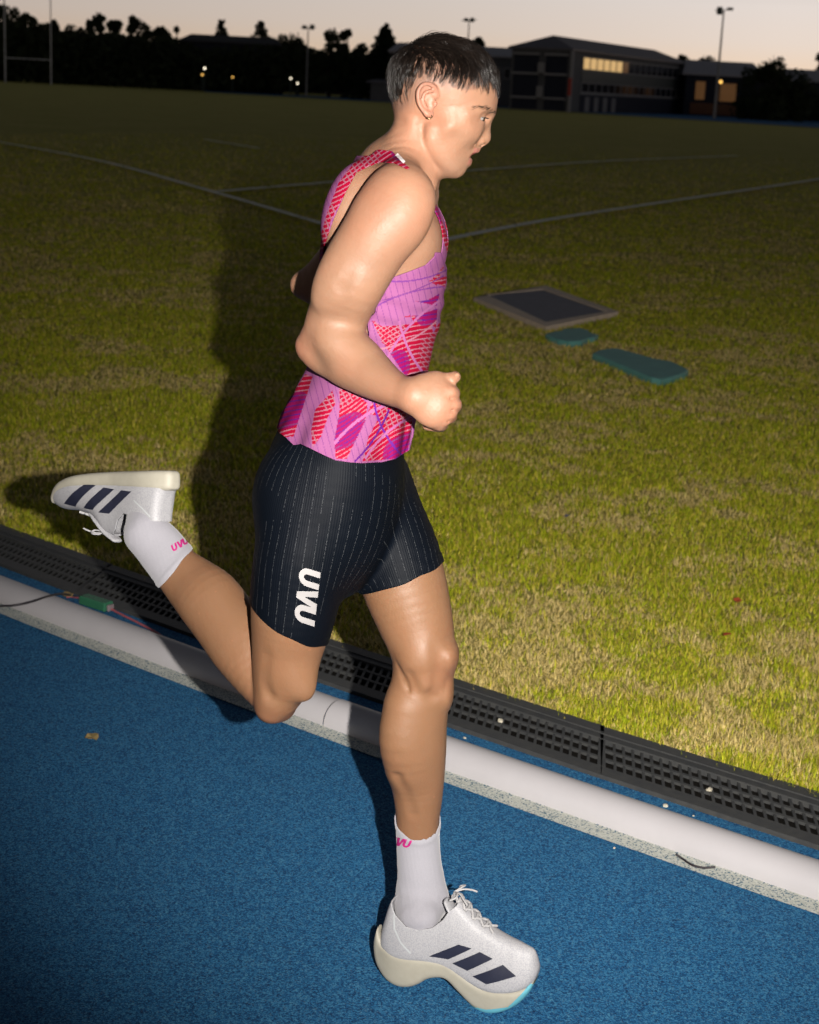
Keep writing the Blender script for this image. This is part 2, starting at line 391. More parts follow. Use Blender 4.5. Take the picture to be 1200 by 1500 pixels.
def build_arm_r():
    g = Group()
    g.add(edges([(560,262,622,288,2.60,.036),(540,272,632,302,2.58,.047),(518,298,624,332,2.57,.052),(501,330,604,362,2.565,.052),(485,362,581,398,2.565,.049),(470,398,562,430,2.565,.047),
                 (456,438,543,464,2.585,.042),(446,472,530,496,2.592,.040),(441,500,508,526,2.600,.034)]), 0)
    g.add(edges([(452,530,474,478,2.608,.028),(468,546,510,480,2.598,.034),(493,564,535,492,2.574,.038),(520,576,558,514,2.543,.037),(548,586,580,538,2.512,.032),(575,595,600,553,2.485,.028),(602,604,616,556,2.465,.026)]), .016)
    g.add(ell(444,509,2.605,9,13,15,20), .010)
    g.add(ell(505,512,2.555,40,24,22,-30), .03)
    g.add(ell(592,312,2.555,36,54,28,-25), .03)                     # deltoid
    g.add(ell(500,395,2.56,24,62,22,-32), .03)
    g.sub(chain([(500,425,2.512,2.5),(522,378,2.494,3),(545,340,2.492,2)]), .02)   # between the two heads of the upper arm
    g.add(edges([(602,605,616,555,2.465,.026),(618,618,634,549,2.462,.022),(633,629,654,560,2.46,.020),(645,630,664,576,2.462,.016)]), .012)
    kn = [(661,575,10.6),(664,593,10.6),(657,609,10),(644,622,9.2)]
    for i, (x, y, r) in enumerate(kn):
        g.add(chain([(x-15,y-2,2.464,r*.8),(x-1,y,2.461,r),(x+3,y+1,2.482,r*.98),(x+1,y+2,2.503,r*.95),(x-10,y+2,2.518,r*.88),(x-18,y+1,2.513,r*.8)]), .004)
        if i < 3: g.sub(chain([(x-5,y+8.5-i*.6,2.4500,.9),(x+5,y+9.2-i*.6,2.4525,1.6),(x+13,y+10-i,2.470,1.6)]), .004)
    g.add(chain([(622,564,2.468,16),(637,557,2.474,14),(650,557,2.478,11.5),(660,555,2.478,10),(667,552,2.474,8.4)]), .008)
    g.add(ell(669.5,549.5,2.466,4.5,4,3,-20), .002)
    return g
def build_arm_l():
    g = Group()
    g.add(chain([(603,270,2.87,32),(600,292,2.90,42),(560,325,2.925,41),(514,362,2.97,33),(474,398,3.0,25),(446,416,3.02,17)]), 0)
    g.add(chain([(446,419,3.02,17),(474,428,3.0,26),(520,442,2.985,31),(570,456,2.95,24),(590,470,2.915,21)]), .02)
    g.add(chain([(588,470,2.915,20,22),(600,475,2.90,20,28),(610,480,2.885,16,26)]), .01)
    for i in range(4):
        y = 464+i*10; D = 2.855+.004*i
        g.add(chain([(604,y,D+.02,9),(612,y+2,D,9),(610,y+3,D-.022,8.6),(598,y+3,D-.028,8),(590,y+2,D-.018,7.6)]), .0035)
    g.add(chain([(590,462,2.89,11),(602,456,2.87,9.5),(612,456,2.855,8)]), .006)
    return g
def build_thigh_r():
    g = Group()
    g.add(edges([(388,712,538,700,2.70,.08),(382,762,529,762,2.69,.086),(375,808,513,818,2.68,.086),(370,852,500,864,2.68,.082),(368,890,489,905,2.68,.076),(369,925,479,938,2.685,.068),
                 (370,963,465,976,2.69,.060),(371,998,450,1010,2.695,.054),(374,1022,428,1036,2.70,.047)]), 0)
    g.add(ell(403,1024,2.692,25,27,38,-30), .015)
    g.add(ell(396,1040,2.70,17,13,20,30), .012)                    # kneecap
    g.add(ell(432,985,2.66,24,44,20,28), .03)
    g.sub(chain([(386,965,2.620,3),(383,1000,2.632,4),(393,1020,2.640,3)]), .018)
    return g
def build_shank_r():
    g = Group()
    g.add(edges([(388,1051,425,1010,2.70,.040),(348,1012,412,960,2.735,.050),(318,978,400,915,2.77,.055),(290,938,369,880,2.81,.055),(269,910,343,848,2.84,.051),(254,888,312,826,2.87,.044),
                 (236,861,282,806,2.89,.036),(207,823,262,782,2.912,.031),(184,793,240,764,2.925,.031)]), 0)
    g.add(foot(frR, [(210,764,.024,.028),(200,742,.022,.020),(165,728,.022,.013),(130,725,.020,.010),(112,724,.014,.007)]), .03)
    g.sub(chain([(352,990,2.672,3),(318,940,2.712,4),(292,902,2.755,3)]), .016)
    return g
def build_leg_l():
    g = Group()
    g.add(edges([(500,715,598,690,2.86,.08),(512,770,618,745,2.83,.084),(521,818,637,790,2.80,.081),(530,866,651,834,2.78,.076),(550,910,661,888,2.765,.069),(566,944,665,924,2.755,.062),
                 (575,972,667,954,2.75,.057),(574,1000,663,996,2.748,.054),(568,1030,658,1026,2.748,.054),(564,1060,655,1060,2.75,.057),(564,1092,654,1095,2.752,.057),(569,1128,652,1130,2.755,.051),
                 (577,1168,648,1170,2.757,.043),(581,1205,643,1207,2.757,.036),(583,1245,643,1245,2.757,.033),(584,1285,648,1282,2.752,.033),(580,1325,658,1318,2.745,.034)]), 0)
    g.add(foot(frL, [(614,1345,.026,.034),(622,1380,.022,.026),(665,1410,.024,.018),(715,1426,.024,.013),(742,1434,.018,.009)]), .03)
    g.add(ell(656,963,2.728,15,22,30,-12), .018)                   # kneecap
    g.add(ell(618,955,2.715,30,36,24,-15), .02)                    # inner bulge above the knee
    g.add(ell(622,992,2.712,22,26,18,0), .014)
    g.add(ell(653,1018,2.735,9,18,22,0), .018)
    g.sub(chain([(641,945,2.680,3),(644,970,2.680,4),(643,1000,2.685,4),(634,1022,2.690,3)]), .02)
    g.sub(chain([(598,992,2.686,2),(612,1018,2.684,3),(638,1026,2.690,2)]), .018)
    g.sub(chain([(578,975,2.712,3),(592,1000,2.700,4),(604,1020,2.698,2)]), .010)
    g.add(chain([(590,1040,2.718,18),(584,1085,2.714,22),(590,1125,2.724,14)]), .05)
    g.sub(chain([(582,1140,2.694,2),(592,1165,2.699,3),(604,1195,2.710,2)]), .018)
    return g
TORSO, HEAD, ARM_R, ARM_L = build_torso(), build_head(), build_arm_r(), build_arm_l()
THIGH_R, SHANK_R, LEG_L = build_thigh_r(), build_shank_r(), build_leg_l()
def d_hips(P, lo=None, hi=None, infl=0.0):
    d = TORSO.d(P, lo, hi, infl); d = smin(d, THIGH_R.d(P, lo, hi, infl), .02); return smin(d, LEG_L.d(P, lo, hi, infl), .015)
def d_body(P, lo=None, hi=None):
    d = smin(TORSO.d(P, lo, hi), HEAD.d(P, lo, hi), .03); d = smin(d, ARM_R.d(P, lo, hi), .022); d = smin(d, ARM_L.d(P, lo, hi), .022)
    a = smin(THIGH_R.d(P, lo, hi), SHANK_R.d(P, lo, hi), .004)
    # calf and thigh join only round the knee itself
    d = smin(d, a, .02); return smin(d, LEG_L.d(P, lo, hi), .015)
def box_axes(h, x, y, z, fx=(), fy=(), fz=()): return axis(*x, h, fx), axis(*y, h, fy), axis(*z, h, fz)
HB = .0030 if FINE else .005; HF = .0016 if FINE else .003
hc = W(655, 165, DH); fc = W(640, 590, 2.47)
xs, ys, zs = box_axes(HB, (-.70, .22), (2.40, 3.20), (.03, 1.72), fx=[(hc[0]-.095, hc[0]+.085, HF)], fy=[(2.63, 2.73, HF)], fz=[(hc[2]-.12, hc[2]+.13, HF), (fc[2]-.06, fc[2]+.05, .0025 if FINE else .003)])
BV, BF = surface_nets(d_body, xs, ys, zs); BV = smooth(BV, BF, 3)
_s = smooth(BV, BF, 14); _w = np.clip((1.36-BV[:, 2])/.04, 0, 1)*np.clip((np.linalg.norm(BV-W(645, 590, 2.47), axis=1)-.055)/.02, 0, 1); BV = BV+(_s-BV)*_w[:, None]
# ---- skin colouring that belongs to the skin: lips, shorn hair on the scalp, sunburnt joints, moles
px, py = proj(BV)
SK = np.array([.200, .110, .068]); C = np.tile(SK, (len(BV), 1))
def tint(C, m, col): m = np.clip(m, 0, 1)[:, None]; return C*(1-m)+np.array(col)*m
mo = fbm(BV, 22, 4, 3); C *= (.84+.32*mo)[:, None]
C = tint(C, (fbm(BV, 9, 3, 8)-.42)*1.5, (.27, .118, .072))
head = (py < 300) & (BV[:, 2] > 1.33)
legs = BV[:, 2] < .80
C = tint(C, legs*.70, (.150, .075, .034))                             # sun-tanned legs
def near(c, r, soft=1.0): return np.clip((r-np.linalg.norm(BV-c, axis=1))/(r*soft), 0, 1)
for c, r, a in ((W(440, 512, 2.6), .05, .55), (W(398, 1040, 2.69), .06, .35), (W(655, 985, 2.72), .06, .25), (W(660, 595, 2.46), .04, .3)):
    C = tint(C, near(c, r)*a, (.28, .098, .06))
zoff = np.abs(BV[:, 1]-DH)*909
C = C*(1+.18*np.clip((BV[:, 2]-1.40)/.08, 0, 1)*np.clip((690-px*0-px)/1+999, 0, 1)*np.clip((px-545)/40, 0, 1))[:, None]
lip = np.clip(1.3-np.hypot((px-695)/9, (py-221)/4.5), 0, 1)*3*(zoff < 20)+np.clip(1.3-np.hypot((px-686)/7, (py-236)/6), 0, 1)*3*(zoff < 18)
C = tint(C, lip*head*.42, (.29, .115, .09))
mouth = (np.hypot((px-699)/17, (py-227.6)/4.0) < 1)*(zoff < 20)*(px < 698); C = tint(C, mouth*head*1.0, (.10, .02, .02))
ear = head*np.clip((zoff-66)/6, 0, 1)*(np.abs(px-625) < 18)*(np.abs(py-146) < 30); C = tint(C, ear*.5, (.36, .155, .11))
HAIRLINE = [(568,164),(574,168),(584,160),(598,150),(606,138),(612,124),(622,118),(640,119),(660,126),(680,130),(696,130),(706,122),(716,119),(723,124),(729,140),(760,140),(760,0),(520,0),(520,164)]
hl = inpoly(px, py, HAIRLINE)
fade = np.clip(1-(hl+0)/16, 0, 1)**1.5*(px < 660)+np.clip(1-hl/3, 0, 1)*(px >= 660)
C = tint(C, fade*head*(.88)*(zoff > -1)*np.clip((mo-.1)*1.6, .6, 1), (.11, .065, .05))
C = tint(C, head*np.clip(1-np.hypot((px-660)/34, (py-240)/22), 0, 1)*.25*(.5+mo), (.25, .155, .11))
for i in range(46):
    j = rng.integers(len(BV)); j = j if BV[j, 2] < 1.36 else 0; C = tint(C, (np.linalg.norm(BV-BV[j], axis=1) < rng.uniform(.0012, .0022))*.55, (.30, .13, .07))
skin, nt, b = newmat('skin')
at = N(nt, 'ShaderNodeAttribute', attribute_name='Col'); co = objco(nt)
n1 = noise(nt, 260, 4, .6, co); n2 = noise(nt, 38, 5, .6, co)
L(nt, mixc(nt, mathn(nt, 'MULTIPLY', n2, .18), at.outputs['Color'], (.22, .105, .06), 'MIX'), b.inputs['Base Color'])
L(nt, mathn(nt, 'ADD', mathn(nt, 'MULTIPLY', n2, .35), .34), b.inputs['Roughness']); b.inputs['Specular IOR Level'].default_value = .30
b.inputs['Subsurface Weight'].default_value = .12; b.inputs['Subsurface Radius'].default_value = (1, .35, .2); b.inputs['Subsurface Scale'].default_value = .006
n3 = noise(nt, 85, 5, .65, co); bump(nt, b, mathn(nt, 'ADD', n1, mathn(nt, 'MULTIPLY', n3, 1.3)), .38, .0010)
FOOT = G(714, 1484)
runner = empty('person', (FOOT[0]-.12, 2.74, 0))
tag(runner, 'young man running in pink patterned singlet, black half tights and white trainers', 'person')
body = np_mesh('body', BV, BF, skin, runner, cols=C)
# ---- eyes, teeth, brows, lashes
def uv_sphere(c, r, nu=24, nv=16):
    u = np.linspace(0, 2*np.pi, nu, endpoint=False); v = np.linspace(0, np.pi, nv+1); P = np.array([[np.sin(b_)*np.cos(a_), np.sin(b_)*np.sin(a_), np.cos(b_)] for b_ in v for a_ in u])*r+c
    F = np.array([[i*nu+j, (i+1)*nu+j, (i+1)*nu+(j+1) % nu, i*nu+(j+1) % nu] for i in range(nv) for j in range(nu)]); return P, F
eyem, nt, b = newmat('eye'); at = N(nt, 'ShaderNodeAttribute', attribute_name='Col'); L(nt, at.outputs['Color'], b.inputs['Base Color']); b.inputs['Roughness'].default_value = .12
for s in (-1, 1):
    c = W(699.5, 173, hd(s*32)); P, F = uv_sphere(c, 11.2/909, 40, 30); g = np.array([.86, -.08*0, -.5]); g /= np.linalg.norm(g); g = np.array([.93, s*.10, -.34]); g /= np.linalg.norm(g)
    a = ((P-c)/(11.2/909))@g; col = np.where((a > .93)[:, None], (.006, .005, .005), np.where((a > .78)[:, None], (.04, .028, .02), (.20, .175, .16))); np_mesh('eye', P, F, eyem, runner, cols=col)
def tube(pts, rad, n=8, closed=False, ends=True):
    """tube mesh through points (numpy), radius per point"""
    P = np.asarray(pts, float); m = len(P); R = np.broadcast_to(np.asarray(rad, float), (m,)); T = np.gradient(P, axis=0); T /= np.linalg.norm(T, axis=1)[:, None]+1e-12
    u = np.cross(T[0], [0.3, .5, .8]); u /= np.linalg.norm(u); V = []
    for i in range(m):
        u = u-T[i]*(u@T[i]); u /= np.linalg.norm(u)+1e-12; w = np.cross(T[i], u)
        for k in range(n): a = 2*math.pi*k/n; V.append(P[i]+R[i]*(math.cos(a)*u+math.sin(a)*w))
    F = [[i*n+k, i*n+(k+1) % n, (i+1)*n+(k+1) % n, (i+1)*n+k] for i in range(m-1) for k in range(n)]
    return np.array(V), np.array(F)
def join(parts):
    V = []; F = []; n = 0
    for v, f in parts: V.append(v); F.append(np.asarray(f)+n); n += len(v)
    return np.concatenate(V), np.concatenate(F)
def catmull(P, k=6):
    P = np.asarray(P, float); E = np.concatenate([[2*P[0]-P[1]], P, [2*P[-1]-P[-2]]]); o = []
    for i in range(len(P)-1):
        p0, p1, p2, p3 = E[i:i+4]
        for t in np.arange(k)/k: o.append(.5*((2*p1)+(-p0+p2)*t+(2*p0-5*p1+4*p2-p3)*t*t+(-p0+3*p1-3*p2+p3)*t**3))
    o.append(P[-1]); return np.array(o)
hairm, nt, b = newmat('hair'); at = N(nt, 'ShaderNodeAttribute', attribute_name='Col')
L(nt, at.outputs['Color'], b.inputs['Base Color']); b.inputs['Roughness'].default_value = .30; b.inputs['Specular IOR Level'].default_value = .32
BN = vnormals(BV, BF)
def strands(roots, normals, flow, length, lift, rad, seg=6, clump=None, pull=.75):
    """thin three-sided tapering strands that follow the skull; flow(p) is the combing direction, clump the strand each one is drawn to"""
    m = len(roots); P = np.zeros((m, seg+1, 3)); P[:, 0] = roots; nrm = normals.copy()
    for i in range(seg):
        f = flow(P[:, i], i/seg); f = f-nrm*(f*nrm).sum(1)[:, None]; f /= np.linalg.norm(f, axis=1)[:, None]+1e-9
        st = f+nrm*(lift*(1-1.5*i/seg))[:, None]; st /= np.linalg.norm(st, axis=1)[:, None]; P[:, i+1] = P[:, i]+st*(length/seg)[:, None]
        r = P[:, i+1]-SKC; nn = r/np.array([.079, .074, .064])**2; nrm = nn/np.linalg.norm(nn, axis=1)[:, None]
    if clump is not None:
        t = np.linspace(0, 1, seg+1)[None, :, None]**1.1; P = P+(P[clump]-P)*t*pull
    V = np.zeros((m, seg+1, 3, 3)); T = np.gradient(P, axis=1); T /= np.linalg.norm(T, axis=2)[..., None]+1e-9
    u = np.cross(T, rng.normal(size=(m, 1, 3))); u /= np.linalg.norm(u, axis=2)[..., None]; w = np.cross(T, u)
    tp = rad[:, None]*np.linspace(1, .15, seg+1)[None]
    for k in range(3): a = 2*math.pi*k/3; V[:, :, k] = P+tp[..., None]*(math.cos(a)*u+math.sin(a)*w)
    base = np.arange(m)[:, None, None]*(seg+1)*3+np.arange(seg)[None, :, None]*3; k = np.arange(3)[None, None]; k1 = (k+1) % 3
    F = np.stack([base+k, base+k1, base+k1+3, base+k+3], -1).reshape(-1, 4); return V.reshape(-1, 3), F
SKC = W(650, 120, DH)
hx = (proj(BV)[0]-650)/909
cand = np.nonzero(head & (hl < 1.5) & (py < 175) & (BN[:, 2] > -.6))[0]
n_h = 10500 if FINE else 4000
pr_ = np.clip(-hl[cand]/40, 0, 1)**1.25+.010+.25*(px[cand] > 700); pr_ /= pr_.sum()
sel = rng.choice(cand, n_h, p=pr_); root = BV[sel]+rng.normal(size=(n_h, 3))*.0009; rx, ry = proj(root)
ncl = 560; ci = rng.choice(n_h, ncl, replace=False); ctree = KDTree(ncl)
for i, q in enumerate(ci): ctree.insert(root[q], i)
ctree.balance(); clump_id = np.array([ci[ctree.find(p)[1]] for p in root]); cph = rng.uniform(-1, 1, n_h)[clump_id]
def flow(p, t):
    x = (p[:, 0]-SKC[0])/.08; z = (p[:, 2]-SKC[2])/.065; sd = np.sign(p[:, 1]-SKC[1]); side = np.clip((.85-z)*1.3, 0, 1); mid_ = 1-np.clip((x-.35)/.5, 0, 1)
    f = np.stack([.80-1.55*side*mid_*(.35+.9*t)+.22*cph, sd*(.30+.15*cph), -.25-1.05*side], 1)
    back = np.clip((-x-.35)*1.6, 0, 1)[:, None]; fb = np.stack([-.15+.25*cph, .15*sd, -1+0*x], 1); return f*(1-back)+fb*back
hlr = inpoly(rx, ry, HAIRLINE); top = np.clip(-hlr/38, 0, 1)
length = (.006+.034*top)*rng.uniform(.6, 1.3, n_h); fr_k = np.clip((rx-690)/18, 0, 1)*(ry < 140); length = length*(1-fr_k)+fr_k*rng.uniform(.020, .044, n_h)
lift = (.16+.34*top+.5*(rng.random(n_h) < .10))*np.clip((rx-572)/30, .25, 1); rad = rng.uniform(.00024, .0005, n_h)*(.5+.6*top)
HV, HF_ = strands(root, BN[sel], flow, length, lift, rad, 7, clump_id, .72)
hc_ = np.repeat(rng.uniform(.6, 1.5, n_h)*np.where(rng.random(n_h) < .2, 2.4, 1), 24)[:, None]*np.array([.0060, .0042, .0033]); np_mesh('hair', HV, HF_, hairm, runner, cols=hc_)
for s in (-1, 1):                                                   # brows and lashes
    parts = []
    for i in range(64):
        t = .12+.88*rng.random(); x = 690+32*t; y = 157.5-1.5*math.sin(t*3)+6*max(0, t-.55)**1.0*2.2+rng.normal()*1.2; z = s*(60-46*t**1.3)
        p = W(x, y, hd(z)); o = p-W(680, 165, hd(0)); o /= np.linalg.norm(o); p = p+o*.004
        f = -CR*.7-CU*.25+np.array([0, s*.5, 0]); q = p+f*.008; parts.append(tube([p, (p+q)/2+o*.0012, q], [.00042, .00034, .0001], 3))
    V_, F_ = join(parts)
    # lay the brow on the skin
    if s == -1:
        kd = KDTree(len(BV))
        for i, v in enumerate(BV): kd.insert(v, i)
        kd.balance()
    out = V_.copy()
    for st in range(0, len(V_), 9):
        c = V_[st:st+9].mean(0); co_, j, dd = kd.find(c); out[st:st+9] += (BV[j]+BN[j]*.0012-c)
    np_mesh('eyebrow', out, F_, hairm, runner, cols=np.tile([.035, .02, .013], (len(out), 1)))
for s in (-1, 1):
    parts = []
    for i in range(26):
        t = i/25; p = W(706.5+5*t, 171.6+1.6*t, hd(s*(43-16*t))); parts.append(tube([p, p+CR*.0035-CU*.0008+np.array([0, s*.002, 0]), p+CR*.006-CU*.0002+np.array([0, s*.003, 0])], [.0005, .0004, .0001], 3))
    v_, f_ = join(parts); np_mesh('eyelashes', v_, f_, hairm, runner, cols=np.tile([.02, .012, .01], (len(v_), 1)))
# ------------------------------------------------------------------ clothing
def plane3(a, b, c, up):
    n = np.cross(b-a, c-a); n /= np.linalg.norm(n); n = n if n@np.array(up) > 0 else -n
    return lambda P: (P-a)@n
def shell(func, V0, h, pad=.03, fine=()):
    lo, hi = V0; x, y, z = box_axes(h, (lo[0], hi[0]), (lo[1], hi[1]), (lo[2], hi[2])); V, F = surface_nets(func, x, y, z); return smooth(V, F, 3), F
def solid(o, t, off=-1):
    m = o.modifiers.new('thickness', 'SOLIDIFY'); m.thickness = t; m.offset = off; m.use_rim = True
# ---- half tights
hemR = plane3(W(368, 868, 2.70), W(479, 939, 2.68), W(432, 944, 2.595), (0, 0, 1))
hemL = plane3(W(527, 866, 2.80), W(650, 823, 2.78), W(600, 851, 2.71), (0, 0, 1))
def d_shorts(P, lo=None, hi=None):
    d = d_hips(P, lo, hi, .0030); ok = np.abs(d) < .03; q = P[ok]
    if len(q):
        d = d.copy(); fx = np.clip((q[:, 0]-.0)/.06, 0, 1)*np.clip((q[:, 2]-.66)/.05, 0, 1)*np.clip((1.0-q[:, 2])/.1, 0, 1)
        d[ok] -= .0016*fx*(np.sin(q[:, 2]*300+q[:, 0]*90+5*vnoise(q, 12, 3))*.5+vnoise(q*np.array([1, 1, 3.0]), 30, 6)-.5)
    return d
HC = .003 if FINE else .005
SV, SF = shell(d_shorts, ((-.38, 2.50, .38), (.16, 3.06, 1.12)), HC)
dR = THIGH_R.d(SV[:, None, :])[:, 0]; dL = LEG_L.d(SV[:, None, :])[:, 0]
isR = dR < dL
wv = .0012*np.sin(SV[:, 0]*90+SV[:, 1]*60)
val = np.where(SV[:, 2] < .86, np.where(isR, -hemR(SV), -hemL(SV))+wv, -1)
val = np.maximum(val, SV[:, 2]-(W(500, 618, 2.7)[2]))
SV2, ST = clip(SV, SF, val)
# coordinates round and along each leg, for the ribbed knit
def legcoord(V):
    a = W(465, 690, 2.70); b_ = W(424, 945, 2.685); t = b_-a; t /= np.linalg.norm(t); w = np.cross(t, CR); w /= np.linalg.norm(w); u = np.cross(w, t)
    q = V-a; r1 = np.arctan2(q@w, q@u)
    a2 = W(550, 720, 2.86); b2 = W(590, 845, 2.79); t2 = b2-a2; t2 /= np.linalg.norm(t2); w2 = np.cross(t2, CR); w2 /= np.linalg.norm(w2); u2 = np.cross(w2, t2); q2 = V-a2
    return r1, np.arctan2(q2@w2, q2@u2), q@t
r1, r2, al = legcoord(SV2); dR = THIGH_R.d(SV2[:, None, :])[:, 0]; dL = LEG_L.d(SV2[:, None, :])[:, 0]
rib = np.where(dR < dL, r1, r2)
knit, nt, b = newmat('black_knit')
at = N(nt, 'ShaderNodeAttribute', attribute_name='rib'); co = objco(nt)
w1 = mathn(nt, 'SINE', mathn(nt, 'MULTIPLY', at.outputs['Fac'], 150.0)); w2 = mathn(nt, 'SINE', mathn(nt, 'ADD', mathn(nt, 'MULTIPLY', at.outputs['Fac'], 37.5), .4))
ln = mathn(nt, 'GREATER_THAN', w2, .985); n = noise(nt, 900, 2, .5, co); n2 = noise(nt, 14, 4, .5, co); dash = mathn(nt, 'GREATER_THAN', noise(nt, 420, 1, .5, co), .46)
patch_ = mathn(nt, 'GREATER_THAN', noise(nt, 7, 2, .5, co), .50)
c = mixc(nt, mathn(nt, 'MULTIPLY', n2, .8), (.0008, .0017, .0036), (.0016, .0032, .0064))
c = mixc(nt, mathn(nt, 'MULTIPLY', mathn(nt, 'MULTIPLY', mathn(nt, 'MULTIPLY', ln, dash), patch_), .38), c, (.085, .09, .095))
L(nt, c, b.inputs['Base Color']); b.inputs['Roughness'].default_value = .6; b.inputs['Specular IOR Level'].default_value = .09
b.inputs['Sheen Weight'].default_value = .0
bump(nt, b, mathn(nt, 'ADD', mathn(nt, 'MULTIPLY', w1, .5), mathn(nt, 'MULTIPLY', n, .6)), .22, .0010)
shorts = np_mesh('shorts', SV2, ST, knit, runner, attrs={'rib': rib}); solid(shorts, .0016)
# ---- lettering on the thigh: three slanted letters reading down the leg
def rot2(x, y, a): c, s = math.cos(a), math.sin(a); return x*c-y*s, x*s+y*c
def letters2d(word):
    """polygons in a frame where x runs along the word and y is letter height 0..1; bold slanted letters"""
    out = []; x = 0; sl = .22
    for ch in word:
        if ch == 'U':
            o = [(0, 1), (.30, 1), (.30, .42)]+[(.46+.16*math.cos(a), .40+.16*math.sin(a)) for a in np.linspace(math.pi, 2*math.pi, 8)]+[(.62, 1), (.92, 1), (.92, .42)]+[(.46+.46*math.cos(a), .42+.42*math.sin(a)) for a in np.linspace(0, -math.pi, 14)]+[(0, .42)]; wd = .98
        else:
            o = [(0, 1), (.33, 1), (.50, .36), (.67, 1), (1.0, 1), (.66, 0), (.34, 0)]; wd = .92
        out.append([(x+px_+sl*py_, py_) for px_, py_ in o]); x += wd
    return out, x
def letter_val(u, v, word):
    polys, wd = letters2d(word); d = np.full(len(u), 1e9)
    for p in polys: d = np.minimum(d, inpoly(u, v, p))
    return d, wd
def decal(name, V, F, sel, fn, mat, parent, off, levels=2):
    """a raised patch following the surface V,F, cut out by fn(px, py, P) < 0"""
    Fs = F[sel[F].all(1)]; V1, F1, N1 = compact(V, Fs, (vnormals(V, F),))
    for _ in range(levels):
        n0 = len(V1); e = np.concatenate([F1[:, [i, (i+1) % 4]] for i in range(4)]); u = np.unique(np.sort(e, 1), axis=0)
        V2, F2 = subdiv(V1, F1); N1 = np.concatenate([N1, N1[u[:, 0]]+N1[u[:, 1]], N1[F1].sum(1)]); N1 /= np.linalg.norm(N1, axis=1)[:, None]; V1, F1 = V2, F2
    x, y = proj(V1); v = fn(x, y, V1); V3, T3 = clip(V1+N1*off, F1, v)
    if not len(T3): return None
    o = np_mesh(name, V3, T3, mat, parent); return o
white_print = plain('white_print', (.26, .25, .25), .45, .4, var=.04)
PX, PY = proj(SV); nearS = (SV[:, 1] < 2.70) & (PX > 420) & (PX < 490) & (PY > 815) & (PY < 925)
def uvu(x, y, P):
    # word axis runs from (458,829) down to (449,911); letter tops face right
    ax = np.array([-.115, .993]); tx = np.array([.993, .115]); dx = x-439.5; dy = y-829.0
    u = (dx*ax[0]+dy*ax[1])/28.2; v = (dx*tx[0]+dy*tx[1])/31.0
    return letter_val(u, v, 'UVU')[0]
decal('logo', SV, SF, nearS, uvu, white_print, shorts, .0006)
# ---- singlet
def build_singlet():
    g = Group()
    g.add(edges([(520,236,634,268,2.74,.095),(497,285,636,305,2.742,.148),(476,335,650,343,2.745,.160),(468,380,656,378,2.75,.158),(466,430,651,425,2.755,.152),
                 (462,480,641,474,2.76,.143),(455,530,628,532,2.762,.140),(440,572,613,580,2.766,.148),(420,612,604,625,2.77,.162),(404,640,597,660,2.772,.172),(398,668,590,690,2.775,.176)], 4), 0)
    for s in (-1, 1):
        g.add(chain([(588,212,hd(s*26),19),(585,245,2.735+s*.075,32),(585,288,2.735+s*.13,45)]), .03)
        g.add(ell(508,305,2.74+s*.085,33,64,45,-18), .03); g.add(ell(612,345,2.74+s*.075,37,46,62,10), .04)
    return g
SING = build_singlet()
def d_sing(P, lo=None, hi=None):
    d = np.minimum(SING.d(P, lo, hi), smin(smin(TORSO.d(P, lo, hi), HEAD.d(P, lo, hi), .03), smin(ARM_R.d(P, lo, hi), ARM_L.d(P, lo, hi), 0), .022)-.0035)
    ok = (d < .06) & (d > -.06); q = P[ok]
    if len(q):
        zt = W(500, 520, 2.76)[2]; zb = W(500, 660, 2.76)[2]; s = np.clip((zt-q[:, 2])/(zt-zb), 0, 1.25)
        th = np.arctan2(q[:, 1]-2.765, q[:, 0]+.045)
        fold = np.sin(th*9+q[:, 2]*14)*.5+np.sin(th*15-q[:, 2]*22+1.3)*.35+np.sin(th*5+1)*.3
        back = np.clip(.35+.75*np.abs(np.sin((th-.6)/2)), 0, 1)
        dd = d[ok]-fold*s**1.2*.0125*back
        dd -= .0016*np.sin(q[:, 0]*60+q[:, 2]*95+3*np.sin(q[:, 2]*30))*(1-np.clip(s, 0, 1))*np.clip((W(500, 360, 2.7)[2]-q[:, 2])/.08, 0, 1)
        d = d.copy(); d[ok] = dd
    return d
NV, NF = shell(d_sing, ((-.30, 2.52, .92), (.14, 2.98, 1.58)), HC)
if FINE: NV, NF = subdiv(NV, NF)
NV = smooth(NV, NF, 2)
ARMHOLE = [(604,254),(594,246),(578,238),(556,237),(540,243),(522,252),(506,282),(488,322),(474,362),(470,395),(484,425),(520,424),(560,412),(600,398),(624,389),(637,376),(641,360),(639,340),(634,318),(631,296),(628,270)]
def hemline(x):                                                    # height of the lower edge by place along the body
    return np.interp(x, [380,403,418,430,440,457,475,491,510,531,560,580,592,606], [628,630,640,652,650,658,667,674,677,678.5,677,672,664,656])
x, y = proj(NV); zc = (NV[:, 1]-2.75)
v = -inpoly(x, y, ARMHOLE)/890                                      # remove inside the armholes
v = np.minimum(v, np.abs(zc)-.045)
neck = (np.interp(x, [540, 556, 574, 598, 612, 640, 660], [222, 219, 221, 244, 254, 268, 280])-y)/890
v = np.maximum(v, neck)
scoop = (np.interp(x, [592, 600, 612, 640, 652, 670], [228, 248, 270, 350, 385, 430])-y)/890
v = np.maximum(v, np.minimum(scoop, np.interp(y, [275, 330], [.088, .062])-np.abs(zc)))
v = np.maximum(v, np.minimum(np.minimum(np.abs(zc)-.112, (370-y)/890), (x-600)/890))
yh = hemline(x+np.clip(zc, -.1, .2)*0)-np.clip(zc+.0, 0, .2)*60
v = np.maximum(v, (y-yh)/890)
v = np.maximum(v, (NV[:, 2]-1.56))
